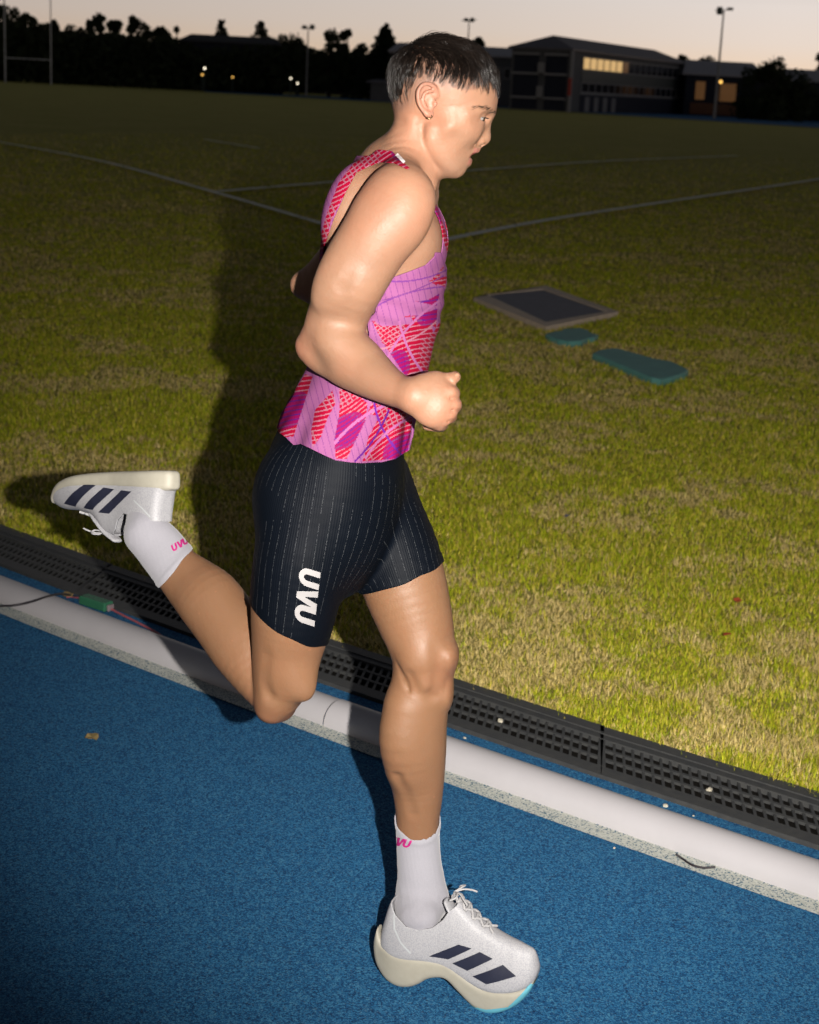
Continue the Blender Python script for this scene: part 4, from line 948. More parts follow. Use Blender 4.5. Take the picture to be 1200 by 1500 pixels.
# ---- black drain covers
blackp, nt, b = newmat('black_plastic'); co = geopos(nt); n = noise(nt, 35, 5, .65, co); n2 = noise(nt, 260, 3, .6, co)
L(nt, mixc(nt, mathn(nt, 'MULTIPLY', n, .9), (.020, .024, .030), (.075, .073, .066)), b.inputs['Base Color']); b.inputs['Roughness'].default_value = .55; bump(nt, b, n2, .3, .002)
void_shade = plain('channel_shade', (.008, .007, .006), .9, .1, var=.5, scale=40, bmp=.5)  # near-black colour painting the shade of a deep channel on its shallow floor
joint = s_at(880, 1138); ML = 1.0
D0, D1 = .238, .520
def grate_boxes():
    L_ = ML-.006; B_ = [(0, 0, -.03, L_, .055, .004), (0, .205, -.03, L_, D1-D0, .006), (0, .055, -.03, .014, .205, .0045), (L_-.014, .055, -.03, L_, .205, .0045), (0, -.0, .004, L_, .008, .0075), (0, .232, .006, L_, .240, .009)]
    for y in (.098, .150): B_.append((.014, y, -.004, L_-.014, y+.011, .003))
    nx = 36; p = (L_-.028)/nx
    for i in range(1, nx):
        for ya, yb in ((.055, .098), (.109, .150), (.161, .205)): B_.append((.014+i*p-.0042, ya, -.004, .014+i*p+.0042, yb, .0022))
    return B_
GB = grate_boxes(); grate_me = None
names = {}
k0, k1 = -7, 4
def side_word(k): return ['right', 'left'][k < 0]
GL = {-1: 'black drain cover with square holes, ending at the dark joint right of the shin', 0: 'black drain cover with square holes, running right from the dark joint', -2: 'black drain cover with square holes, partly shaded between bent knee and standing leg', -3: 'black drain cover with square holes, in deep shade behind the trailing calf', -4: 'dim black drain cover with square holes at the left edge below the trailing shoe'}
for k in range(k0, k1):
    s = joint+k*ML+.003; p0 = arc(s, D0); p1 = arc(s+ML, D0); ang = math.atan2(p1[1]-p0[1], p1[0]-p0[0])
    if grate_me is None:
        g = boxes('drain_grate', GB, blackp, None, Matrix(((1, -.60, 0, 0), (0, 1, 0, 0), (0, 0, 1, 0), (0, 0, 0, 1)))); grate_me = g.data
    else: g = bpy.data.objects.new('drain_grate', grate_me); COL.objects.link(g)
    g.location = tuple(p0); g.rotation_euler = (0, 0, ang)
    tag(g, GL.get(k, 'black drain cover with square holes further along the kerb, out at the side'), 'drain cover', 'drain covers between track and grass')
o = ribbon('drain_channel', S0, S1, [.228, .240, .245, .515, .535], [-.0015, -.004, -.0085, -.0085, -.006], void_shade, 100); tag(o, kind='structure')
# ---- lids in the grass
conc = plain('concrete_rim', (.58, .47, .36), .9, .15, var=.3, scale=14, bmp=.5); iron = plain('dark_lid', (.10, .10, .125), .65, .3, var=.35, scale=10, bmp=.25); green = plain('green_lid', (.11, .30, .265), .6, .3, var=.25, scale=12, bmp=.15)
fr_ = [(694,436.5),(800,418.5),(906,457),(800,479)]; mh = empty('manhole', G(800, 448)); tag(mh, 'square dark manhole cover set in a pale concrete rim in the grass', 'manhole')
outer = [G(*p, .025) for p in fr_]; inner = [G(*p, .028) for p in ((712,431),(796,423.5),(889,456),(800,471.5))]
V = [(*p[:2], z) for z in (.028, -.05) for p in outer]+[(*p[:2], z) for z in (.028, -.05) for p in inner]
F = [[i, (i+1) % 4, 8+(i+1) % 4, 8+i] for i in range(4)]+[[i, (i+1) % 4, 4+(i+1) % 4, 4+i] for i in range(4)]+[[8+i, 8+(i+1) % 4, 12+(i+1) % 4, 12+i] for i in range(4)]
np_mesh('rim', V, F, conc, mh, False); cm = np.mean(inner, 0); prism('cover', [cm+(p-cm)*.985 for p in inner], -.05, .022, iron, mh)
def lid(name, pts, z, label, rnd):
    P = np.array([G(*p, z)[:2] for p in pts]); o = prism(name, P, -.03, z, green, None, .012); tag(o, label, 'lid'); return o
lid('green_box', [(868,517),(874,513.5),(884,511),(895,509.6),(907,510),(960,525),(985,529),(1003,537.5),(1009,541),(1004,545.5),(985,552),(968,555.5),(955,553)], .032, 'long raised teal green lid lying in the grass, the larger one with pointed end', 0)
lid('valve_cover', [(799,488.5),(812,485),(822,484),(825,481),(838,480.5),(850,480),(862,483),(864,486),(877,490),(871,494),(862,495),(852,499),(833,500),(818,497),(806,493)], .03, 'small notched teal green lid lying flat beside the dark manhole', 0)
# ---- grass blades on the infield
NB = 740000 if FINE else 120000
D = np.exp(rng.uniform(math.log(3.4), math.log(60), int(NB*2.2))); X = rng.uniform(-.44, .44, len(D))*D*1.0
s_, u_ = arc_inv(X, D); ok = (u_ > .515+rng.normal(size=len(D))*.012)
keepf = np.clip((11/D), .12, 1)*np.clip((58-D)/34, 0, 1); ok &= rng.random(len(D)) < keepf
for poly in (outer, [G(*p) for p in ((868,517),(907,510),(1009,541),(968,556))], [G(*p) for p in ((799,489),(838,480),(877,490),(838,500))]): ok &= inpoly(X, D, [q[:2] for q in poly]) > .01
X, D = X[ok][:NB], D[ok][:NB]; P = np.stack([X, D, np.full(len(X), -.012)], 1); m = len(P); P2 = P[:, :2]
dry = fbm(P2, 1.6, 5, 21)*.55+fbm(P2, 7, 3, 5)*.45
edge = arc_inv(X, D)[1]
for (gx, gy, gr) in ((980,1010,.45),(770,990,.35),(830,900,.5),(720,960,.3),(1075,1090,.25),(900,1000,.3),(250,760,.2)):
    q = G(gx, gy); dry += .16*np.exp(-((X-q[0])**2+(D-q[1])**2)/(gr*gr)*4)
dry += .12*np.exp(-((edge-.5)/.05)**2)*(vnoise(P2, 9, 3)-.3)
straw = np.clip((dry-.46)*7.5, 0, 1); pick = rng.random(m); isdry = pick < straw*.80+.10
hgt = np.where(isdry, rng.uniform(.010, .026, m), rng.uniform(.013, .030, m))*(1+.006*D)*(.75+.5*vnoise(P2, 4, 9)); wid = np.maximum(.0011, D*.00030)*rng.uniform(.7, 1.4, m)
az = rng.uniform(0, 2*np.pi, m); lean = np.where(isdry, rng.uniform(.5, 3.0, m), rng.uniform(.25, 2.0, m)); dr = np.stack([np.cos(az), np.sin(az), 0*az], 1); pr = np.stack([-np.sin(az), np.cos(az), 0*az], 1)
up = np.array([0, 0, 1.0]); tipd = dr*lean[:, None]+up; tipd /= np.linalg.norm(tipd, axis=1)[:, None]; midd = dr*(lean*.5)[:, None]+up; midd /= np.linalg.norm(midd, axis=1)[:, None]
mid = P+midd*(hgt*.55)[:, None]; tip = mid+tipd*(hgt*.6)[:, None]
V = np.stack([P-pr*(wid*.6)[:, None], P+pr*(wid*.6)[:, None], mid+pr*wid[:, None], tip, mid-pr*wid[:, None]], 1).reshape(-1, 3)
b0 = np.arange(m)[:, None]*5; F = np.concatenate([b0+[0, 1, 2], b0+[0, 2, 4], b0+[4, 2, 3]])
r_ = rng.random(m)[:, None]; gcol = np.array([.23, .30, .006])*(1-r_)+np.array([.46, .46, .018])*r_; yel = np.array([.55, .45, .06]); gcol = np.where((rng.random(m) < .30)[:, None], yel, gcol)
scol = np.array([.56, .42, .13])*(1-r_)+np.array([.66, .53, .22])*r_; col = np.where(isdry[:, None], scol, gcol)*rng.uniform(.75, 1.2, m)[:, None]
blade, nt, b = newmat('grass_blade'); at = N(nt, 'ShaderNodeAttribute', attribute_name='Col'); L(nt, at.outputs['Color'], b.inputs['Base Color']); b.inputs['Roughness'].default_value = .6; b.inputs['Specular IOR Level'].default_value = .2
o = np_mesh('grass', V, F, blade, None, False, cols=np.repeat(col, 5, 0)); tag(o, 'short dry and green infield grass', 'grass', kind='stuff')
# ---- cables and litter
blackc = plain('black_cable', (.020, .016, .020), .5, .4); pinkc = plain('pink_cable', (.34, .085, .10), .5, .4, var=.2); greenp = plain('green_connector', (.03, .13, .07), .25, .5, var=.2)
def cable(name, pts, r, mat, label): 
    P = [G(x, y, z) for x, y, z in pts]; o = np_mesh(name, *tube(catmull(P, 6), r, 8), mat); tag(o, label, 'cable'); return o
cable('cable', [(-60,894,.03),(0,888,.058),(20,887,.068),(45,882,.072),(72,873,.066),(92,870,.040),(108,873,.012),(124,880,.010)], .0034, blackc, 'thin black cable draped over the white pipe at the left')
cable('cable', [(128,881,.014),(116,876,.010),(104,874,.006),(98,875,.005)], .0034, pinkc, 'short pinkish cable end left of the green connector')
cable('cable', [(158,889,.012),(172,897,.008),(200,911,.008),(228,926,.008),(250,940,.006),(300,960,.006),(340,978,.006)], .0036, pinkc, 'pink and black cable lying between pipe and drain, running right from the green connector')
cable('cable', [(990,1251,.012),(1000,1258,.006),(1014,1267,.006),(1030,1271,.006),(1048,1270,.012)], .0026, blackc, 'short dark loop of cable poking out under the pipe at the right')
cable('cable', [(1140,1253,.03),(1150,1256,.02),(1172,1262,.014),(1205,1273,.010),(1250,1290,.010)], .0034, pinkc, 'red cable coming over the pipe at the right edge')
a_ = G(122, 884, .0); b_ = G(160, 896, .0); ang = math.atan2(b_[1]-a_[1], b_[0]-a_[0]); Mx = Matrix.Translation(Vector(a_)) @ Matrix.Rotation(ang, 4, 'Z'); ln_ = float(np.linalg.norm(b_-a_))
cb = empty('cable_connector', a_, 0); tag(cb, 'green translucent cable connector lying behind the white pipe', 'connector')
boxes('housing', [(0, -.020, .001, ln_, .020, .030)], greenp, cb, Mx, .004); boxes('end_cap', [(-.008, -.012, .004, -.0005, .012, .024)], plain('grey_cap', (.2, .16, .17), .5), cb, Mx, .002); boxes('end_cap', [(ln_+.0005, -.012, .004, ln_+.010, .012, .024)], bpy.data.materials['grey_cap'], cb, Mx, .002)
leafm = plain('dry_leaf', (.26, .19, .08), .8, .2, var=.4, scale=60); redl = plain('red_leaf', (.33, .07, .025), .8, .2, var=.3, scale=60)
def leaf(x, y, r, mat, label, z=.006):
    c = G(x, y, z); a = np.linspace(0, 2*np.pi, 11)[:-1]; rad = r*(.6+.5*rng.random(10)); V = [c+np.array([0, 0, .006])]+[c+np.array([math.cos(t)*q, math.sin(t)*q*1.2, .004+.010*rng.random()]) for t, q in zip(a, rad)]
    o = np_mesh('fallen_leaf', V, [[0, 1+i, 1+(i+1) % 10] for i in range(10)], mat, None, False); solid(o, .0008); tag(o, label, 'leaf')
leaf(136, 1084, .020, leafm, 'crumpled yellow leaf lying on the blue track at the left', .006); leaf(1080, 882, .016, redl, 'rust red leaf in the grass at the right, the brighter of two', .03); leaf(1066, 932, .014, redl, 'dull brown leaf in the grass near the rust red one', .03); leaf(100, 874, .018, leafm, 'small dry leaf caught beside the cable connector', .012)
leaf(831, 758, .012, iron, 'tiny black scrap in the grass right of the tights', .03)
stone = plain('pale_stone', (.5, .46, .36), .9, .2)
def pebble(x, y, r, label):
    bm = bmesh.new(); bmesh.ops.create_icosphere(bm, subdivisions=2, radius=r)
    for v in bm.verts: v.co *= .8+.4*rng.random()
    me = bpy.data.meshes.new('pebble'); bm.to_mesh(me); bm.free(); o = link_mesh('pebble', me, stone); o.location = tuple(G(x, y, r*.5)); o.scale = (1, 1, .7); tag(o, label, 'pebble')
pebble(975, 1180, .006, 'pale pebble on the blue strip between pipe and drain, the largest'); pebble(1016, 1195, .0025, 'tiny pebble right of the largest one on the blue strip'); pebble(681, 1081, .004, 'small white pebble on the blue strip right beside the shin'); pebble(733, 1056, .008, 'rounded stone caught in the drain holes right of the knee'); pebble(1039, 1157, .008, 'rounded stone caught in the drain holes near the right edge')
pebble(900, 1242, .0026, 'brown crumb on the blue track below the line at the right')
# ------------------------------------------------------------------ far side of the ground: buildings, poles, trees
def Wz(x, D): return W(x, 130, D)[0]                                # world x of a photo column at a distance (near the horizon)
def zat(x, y, D): return float(W(x, y, D)[2])
def frame(p, ang): return Matrix.Translation((p[0], p[1], 0)) @ Matrix.Rotation(ang, 4, 'Z')
wallm = plain('grey_wall', (.085, .088, .095), .8, .2, var=.15, scale=.8); darkw = plain('dark_wall', (.018, .021, .034), .8, .2, var=.2, scale=.8); roofm = plain('slate_roof', (.11, .105, .12), .6, .3, var=.15, scale=.6); lightroof = plain('metal_roof', (.26, .25, .27), .5, .4, var=.12, scale=.7)
glass = plain('dark_glass', (.012, .014, .020), .12, .6, var=.2, scale=2); trim = plain('pale_trim', (.22, .22, .23), .7, .3); brick = plain('brick', (.16, .075, .045), .9, .1, var=.3, scale=3)
def glow(name, col, st):
    m, nt, b = newmat(name); n = noise(nt, 1.2, 2, .5, objco(nt)); L(nt, mixc(nt, n, tuple(c*.8 for c in col), col), b.inputs['Emission Color']); b.inputs['Emission Strength'].default_value = st; b.inputs['Base Color'].default_value = (.05, .04, .03, 1); return m
litwin = glow('lit_window', (.95, .60, .24), .72); lamp_w = glow('lamp_white', (1, .88, .66), 3.5); lamp_o = glow('lamp_orange', (1, .55, .12), 2.2); litdim = glow('lit_wall_window', (.75, .33, .10), .10)
def hip_roof(name, x0, y0, x1, y1, z, h, ov, mat, parent, M, hip=None):
    x0 -= ov; y0 -= ov; x1 += ov; y1 += ov; w = (y1-y0)/2; hp = w if hip is None else hip; ym = (y0+y1)/2
    V = [(x0, y0, z), (x1, y0, z), (x1, y1, z), (x0, y1, z), (x0+hp, ym, z+h), (x1-hp, ym, z+h), (x0, y0, z-.18), (x1, y0, z-.18), (x1, y1, z-.18), (x0, y1, z-.18)]
    F = [[0, 1, 5, 4], [2, 3, 4, 5], [0, 4, 3], [1, 2, 5], [6, 7, 1, 0], [7, 8, 2, 1], [8, 9, 3, 2], [9, 6, 0, 3], [9, 8, 7, 6]]
    bm = bmesh.new(); vs = [bm.verts.new(M @ Vector(v)-Vector(parent_origin(parent))) for v in V]
    for f in F: bm.faces.new([vs[i] for i in f])
    bmesh.ops.recalc_face_normals(bm, faces=bm.faces); me = bpy.data.meshes.new(name); bm.to_mesh(me); bm.free(); return link_mesh(name, me, mat, parent)
# main two-storey block: its near corner at photo column 833
D1_ = 170.0; c0 = np.array([Wz(833, D1_), D1_]); angA = math.atan2(.915, .404); M = frame(c0, angA)     # x runs along the long front, y towards the end wall's far side
zt = zat(833, 74, D1_); bld = empty('school_building', (*c0, 0)); tag(bld, 'two storey grey block with hipped roof and a row of amber lit upper windows', 'building')
LB, WB_ = 43.0, 6.3
boxes('wall', [(0, 0, -.3, LB, WB_, zt)], wallm, bld, M)
hip_roof('roof', 0, 0, LB, WB_, zt+.18, 1.35, .35, roofm, bld, M)
nw = 17
for i in range(nw):                                                 # upper windows on the long side (local y = 0 faces the field)
    x0 = 4.0+i*(LB-5.0)/nw; x1 = x0+(LB-5.0)/nw-.42; fr = boxes('window', [(x0-.12, -.07, zt-1.75, x1+.12, -.002, zt-.42)], trim, bld, M); 
    boxes('pane', [(x0, -.10, zt-1.63, x1, -.072, zt-.54)], litwin if i < 6 else (litdim if i == 6 else glass), fr, M)
    fr = boxes('window', [(x0-.12, -.07, zt-4.05, x1+.12, -.002, zt-2.95)], trim, bld, M); boxes('pane', [(x0, -.10, zt-3.9, x1, -.072, zt-3.05)], glass, fr, M)
boxes('spandrel', [(3.7, -.05, zt-2.9, LB-.6, -.001, zt-1.8)], plain('green_panel', (.05, .06, .06), .6), bld, M); boxes('ground_floor_front', [(3.7, -.06, .02, LB-.4, -.001, zt-4.2)], darkw, bld, M)
for i in range(4): boxes('door', [(5.2+i*3.0, -.09, .05, 6.6+i*3.0, -.061, 1.55)], plain('pale_door', (.16, .16, .17), .6) if i == 0 else bpy.data.materials['pale_door'], bld, M)
boxes('string_course', [(3.2, -.16, zt-4.16, LB, -.101, zt-4.06), (3.2, -.16, zt-1.80, LB, -.101, zt-1.72)], trim, bld, M)
# end wall facing the field: two bays of dark landings with slabs
for j, (ya, yb) in enumerate(((.3, 2.55), (3.3, 6.0))):
    boxes('bay', [(-.06, ya, .1, -.001, yb, zt-.35)], darkw, bld, M)
    for zz in (1.15, 3.5, zt-.55): boxes('landing_slab', [(-.35, ya-.1, zz, -.061, yb+.1, zz+.2)], trim, bld, M)
boxes('corner_post', [(-.4, -.40, -.1, -.12, -.12, zt)], trim, bld, M); boxes('banner', [(-.46, -.44, 1.6, -.405, -.08, 3.3)], plain('red_banner', (.36, .045, .03), .6), bld, M)
boxes('landing_box', [(-.5, 2.6, 1.3, -.06, 3.25, 2.4)], trim, bld, M); boxes('landing_box', [(-.5, 2.6, 3.7, -.06, 3.25, 4.7)], trim, bld, M)
# lower building behind the runner's head
def low_house(name, xl, xr, D_, y_eave, y_ridge, label, wall, roof, ang=0.0, depth=9, wins=(), extra=None):
    cl = np.array([Wz(xl, D_), D_]); M = frame(cl, ang); Ln = Wz(xr, D_)-Wz(xl, D_); xm = (xl+xr)/2; ze = zat(xm, y_eave, D_); zr = zat(xm, y_ridge, D_)
    e = empty(name, (*cl, 0)); tag(e, label, 'building'); boxes('wall', [(0, 0, -.3, Ln, depth, ze)], wall, e, M); hip_roof('roof', 0, 0, Ln, depth, ze+.18, max(.3, zr-ze), .5, roof, e, M, 1.0)
    for (a, b_, z0, z1, mt) in wins:
        f = boxes('window', [(Ln*a, -.07, z0-.1, Ln*b_, -.002, z1+.1)], trim if mt is glass else darkw, e, M); boxes('pane', [(Ln*a+.12, -.10, z0, Ln*b_-.12, -.072, z1)], mt, f, M)
    return e, M, Ln, ze
low_house('low_building', 573, 756, 192, 81, 67, 'low grey building with pale metal roof behind the runner\'s head', wallm, lightroof, wins=[(.81, .87, 3.2, 4.2, glass), (.89, .95, 3.2, 4.2, glass), (.70, .76, 3.2, 4.2, glass), (.05, .1, 3.0, 4, glass)])
e, M, Ln, ze = low_house('sports_pavilion', 1004, 1116, 204, 112, 91, 'long pavilion with grey roof and orange lit brick front, left of the round tree', darkw, lightroof, wins=[(.12, .27, 1.9, 4.0, litdim), (.43, .68, 1.8, 3.9, litdim)])  # orange panes glow in place of lamplight on the brick wall
boxes('brick_panel', [(Ln*.08, -.16, .2, Ln*.74, -.11, 1.5)], brick, e, M)
low_house('clubhouse', 1150, 1290, 205, 122, 105, 'low clubhouse with pale roof at the right edge behind the round tree', darkw, lightroof, wins=[(.05, .12, .8, 2.2, glass), (.2, .3, .8, 2.2, glass)])
low_house('hall', 266, 402, 215, 64, 53, 'dark hall with shallow roof between the broadleaf trees and the conifers', darkw, plain('black_roof', (.02, .02, .022), .8), wins=[(.2, .3, 1, 2.4, glass)])
low_house('shed', 543, 575, 190, 122, 118, 'small pale shed left of the runner\'s neck', plain('pale_shed', (.085, .085, .09), .8), roofm)
# low perimeter barrier
bar = plain('barrier', (.045, .026, .026), .9, .1, var=.4, scale=2); rail_m = plain('blue_rail', (.03, .04, .075), .6)
def barrier(name, pts, h, mat, label, step=3.0):
    P = [G(*p)[:2] for p in pts]; bm = bmesh.new(); e = empty(name, (*P[0], 0)); tag(e, label, 'fence'); lst = []; posts = []
    for a, b_ in zip(P[:-1], P[1:]):
        d = b_-a; ln = np.linalg.norm(d); Mx = frame(a, math.atan2(d[1], d[0])); boxes('panel', [(0.02, -.03, .25, ln-.02, .03, h)], mat, e, Mx)
        for i in range(int(ln/step)+1): boxes('post', [(i*step+.03, -.09, -.1, i*step+.15, -.031, h+.12)], trim, e, Mx)
    return e
barrier('perimeter_fence', [(-120, 108), (120, 117), (300, 129), (430, 137), (560, 144)], 1.5, bar, 'low dark brown perimeter fence running under the tree line on the left', 6.0)
barrier('perimeter_fence', [(985, 167), (1080, 171), (1200, 178), (1300, 184)], 1.25, bar, 'low dark brown fence in front of the pavilion on the right', 6.0)
mound = plain('sandy_soil', (.20, .145, .11), .95, .1, var=.3, scale=1.5)
Vm = []; nx, ny = 60, 16; L0, L1 = G(165, 127), G(248, 130)
for j in range(ny):
    for i in range(nx):
        u = i/(nx-1); w = j/(ny-1); h = .95*math.sin(math.pi*u)**.7*math.sin(math.pi*w)**1.2*(.75+.5*float(vnoise(np.array([[u*7, w*3]]), 1, 4)[0])); p = L0+(L1-L0)*u; Vm.append((p[0], p[1]+w*6, h-.02))
tag(np_mesh('soil_mound', Vm, [[j*nx+i, j*nx+i+1, (j+1)*nx+i+1, (j+1)*nx+i] for j in range(ny-1) for i in range(nx-1)], mound), kind='structure')
# rugby posts
whitep = plain('white_post', (.52, .52, .52), .6); gp = G(8, 121); gq = G(75, 124); gq = gp+(gq-gp)
rp = empty('rugby_posts', gp); tag(rp, 'tall white rugby posts with a crossbar at the far left of the field', 'goal')
def pole(name, p, z1, r, mat, parent, r1=None, z0=0): return np_mesh(name, *tube([(p[0], p[1], z0), (p[0], p[1], (z0+z1)/2), (p[0], p[1], z1)], [r, (r+(r1 or r))/2, r1 or r], 10), mat, parent)
pole('post', gp, 14.5, .075, whitep, rp, .06); pole('post', gq, 14.0, .075, whitep, rp, .06); hb = 2.75
np_mesh('crossbar', *tube([(*gp[:2], hb), ((gp[0]+gq[0])/2, (gp[1]+gq[1])/2, hb), (*gq[:2], hb)], .055, 8), whitep, rp)
# floodlight poles
steel = plain('galvanised_pole', (.20, .20, .20), .5, .4); headm = plain('lamp_housing', (.035, .055, .05), .5)
def flood(x, yb, yt, D_, r, label, heads):
    p = np.array([Wz(x, D_), D_]); zt_ = zat(x, yt, D_); e = empty('floodlight_pole', (*p, 0)); tag(e, label, 'light pole', 'floodlight poles round the ground')
    np_mesh('pole', *tube([(p[0], p[1], 0), (p[0], p[1], zt_*.5), (p[0], p[1], zt_)], [r, r*.75, r*.5], 10), steel, e)
    for dx, dz, w, h in heads: boxes('lamp_head', [(p[0]+dx-w/2, p[1]-.2, zt_+dz-h/2, p[0]+dx+w/2, p[1]+.2, zt_+dz+h/2)], headm, e, None, .04)
    np_mesh('crossarm', *tube([(p[0]-.9, p[1], zt_-.1), (p[0], p[1], zt_-.02), (p[0]+.9, p[1], zt_+.06)], .05, 6), steel, e)
flood(1050, 165, 14, 175, .16, 'tall floodlight pole with two lamp heads in front of the pavilion on the right', [(-.42, -.1, .55, .75), (.62, .12, .62, .28)])
flood(682, 150, 29, 200, .13, 'floodlight pole rising behind the runner\'s hair', [(-.35, 0, .5, .4), (.35, .02, .5, .5)])
flood(449, 140, 40, 205, .13, 'floodlight pole rising left of the bushy trees at the middle left', [(-.45, 0, .55, .45), (.45, .05, .55, .6)])
def lamp(x, y, D_, mat, r, label):
    p = W(x, y, D_); e = empty('street_lamp', (p[0], p[1], 0)); tag(e, label, 'street lamp', 'lamps glowing in the trees'); pole('post', p, p[2]-r, .05, headm, e); 
    P_, F_ = uv_sphere(p, r, 12, 8); np_mesh('globe', P_, F_, mat, e)
lamp(300, 100, 200, lamp_w, .12, 'brightest white lamp in the dark trees at the left'); lamp(296.5, 109.5, 200, lamp_o, .11, 'orange lamp just below the brightest white one'); lamp(341, 113, 205, lamp_o, .10, 'faint orange lamp alone between the two pairs'); lamp(426, 115, 200, lamp_w, .10, 'upper white lamp of the right hand pair in the trees'); lamp(436, 122, 200, lamp_w, .10, 'lower white lamp of the right hand pair in the trees'); lamp(1056, 120, 188, lamp_o, .18, 'orange lamp glowing at the pavilion beside the tall pole')
# trees
bark = plain('bark', (.035, .027, .02), .9, .1); leafd = [plain('dark_leaves', (.022, .030, .014), .8, .1, var=.5, scale=.8), plain('needle_leaves', (.014, .022, .014), .8, .1, var=.5, scale=.8)]
def leafquads(C, size):
    m = len(C); a = rng.normal(size=(m, 3)); a /= np.linalg.norm(a, axis=1)[:, None]; b_ = np.cross(a, rng.normal(size=(m, 3))); b_ /= np.linalg.norm(b_, axis=1)[:, None]; s = (size*rng.uniform(.5, 1.3, m))[:, None]
    V = np.stack([C-a*s, C+b_*s*.5, C+a*s, C-b_*s*.5], 1).reshape(-1, 3); return V, np.arange(m)[:, None]*4+np.arange(4)[None]
def tree(x, yt, hwpx, D_, kind, label, group='trees along the far side', n=1500, ybot=None):
    p = np.array([Wz(x, D_), D_]); H = zat(x, yt, D_); r = hwpx*1.35/FPX*D_; e = empty('tree' if kind != 'conifer' else 'conifer_tree', (*p, 0)); tag(e, label, 'tree', group); b0 = np.array([*p, 0.0])
    parts = [tube([b0, b0+[.1, 0, H*.4], b0+[0, .1, H*.92]], [.28, .18, .05], 8)]
    if kind == 'broad':
        nc = max(20, int(46*(r/4))); cc = []; zlo = H*.12
        for i in range(nc):
            t = rng.random(); z = zlo+(H-zlo-.5)*t; rr = r*(1.15 if t < .4 else math.sqrt(max(.04, 1.32*(1-((t-.4)/.66)**2)))); a = rng.uniform(0, 2*math.pi); q = rr*math.sqrt(rng.random())*.9; c_ = b0+np.array([q*math.cos(a), q*math.sin(a), z]); cc.append(c_)
            parts.append(tube([b0+[0, 0, H*.3*rng.uniform(.7, 1.3)], (b0+[0, 0, H*.35]+c_)/2+[0, 0, .3], c_], [.09, .06, .02], 5))
        cc.append(b0+[0, 0, H-.45]); cc = np.array(cc); i = rng.integers(len(cc), size=n); g = rng.normal(size=(n, 3)); g /= np.linalg.norm(g, axis=1)[:, None]
        C = cc[i]+g*(rng.uniform(.25, 1, n)**.6*rng.uniform(.55, 1.1, len(cc))[i]*min(1.25, r*.40))[:, None]; size = .26
    else:
        nl = int(H*(4 if kind == 'conifer' else 2.0)); C = []
        for k in range(nl):
            t = k/nl; z = H*(.10+.9*t); rr = r*(1-t)**.9*rng.uniform(.75, 1.12)+.10; nb = 7
            for q in range(nb):
                a = rng.uniform(0, 2*math.pi); u = rng.random(max(3, int(n/nl/nb)))**.7; dr_ = .30 if kind == 'conifer' else -.10
                C.append(np.stack([p[0]+rr*u*math.cos(a), p[1]+rr*u*math.sin(a), z-dr_*rr*u+rng.normal(size=len(u))*.09], 1))
        C = np.concatenate(C); size = .20
    parts_v, parts_f = join(parts); np_mesh('trunk', parts_v, parts_f, bark, e); V, F = leafquads(C, np.full(len(C), size)); np_mesh('crown', V, F, leafd[0 if kind == 'broad' else 1], e, False)
T = [(-32,0,30,222,'broad','big broadleaf tree at the far left edge beyond the posts'),(8,9,26,218,'broad','broadleaf tree right behind the left rugby post'),(40,19,20,214,'broad','rounded tree between the two rugby posts'),(79,27,9,222,'broad','slim small crown just right of the right rugby post'),(66,38,18,216,'broad','lower tree behind the right rugby post'),(104,40,18,222,'broad','low dark tree right of the slim crown'),(131,29,13,218,'broad','lumpy crown with a gap, left of the tallest pair'),
     (150,22,15,214,'broad','tallest crown of the cluster over the soil mound'),(172,30,15,219,'broad','small crown right of the tallest one over the mound'),(194,23,14,215,'broad','pointed leaning crown right of the mound cluster'),(212,36,16,221,'broad','sloping crown right of the pointed leaning one'),(236,41,14,217,'broad','low rounded crown two before the hall'),(258,38,9,214,'broad','narrow upright crown right at the left end of the hall'),
     (323,27,27,224,'sparse','open layered conifer, first of two above the hall roof'),(380,29,34,224,'sparse','spreading layered conifer, second of two above the hall roof'),(412,53,26,220,'broad','low crown at the right end of the hall'),(436,60,18,214,'broad','low crown left of the thin floodlight pole'),(482,46,18,208,'broad','bushy tree right of the thin floodlight pole'),(507,43,13,212,'broad','tall loose crown beside the bushy tree'),(530,66,14,214,'broad','low crown just left of the pointed conifer'),
     (562,34,48,200,'conifer','dense pointed conifer left of the runner\'s head'),(697,54,11,212,'broad','small crown peeping over the low building behind the hair'),(1134,92,40,180,'broad','round dark tree in front of the clubhouse on the right'),(1203,76,12,215,'broad','tree cut by the right edge of the photo'),(996,80,16,226,'broad','tree top showing above the far end of the lit block'),(1030,84,20,230,'broad','low tree top above the pavilion roof')]
for x, yt, hw_, D_, k, lb in T: tree(x, yt, hw_, D_, k, lb, n=(16000 if k == 'conifer' else 6000 if k == 'sparse' else 4600) if hw_ > 22 else 3000)
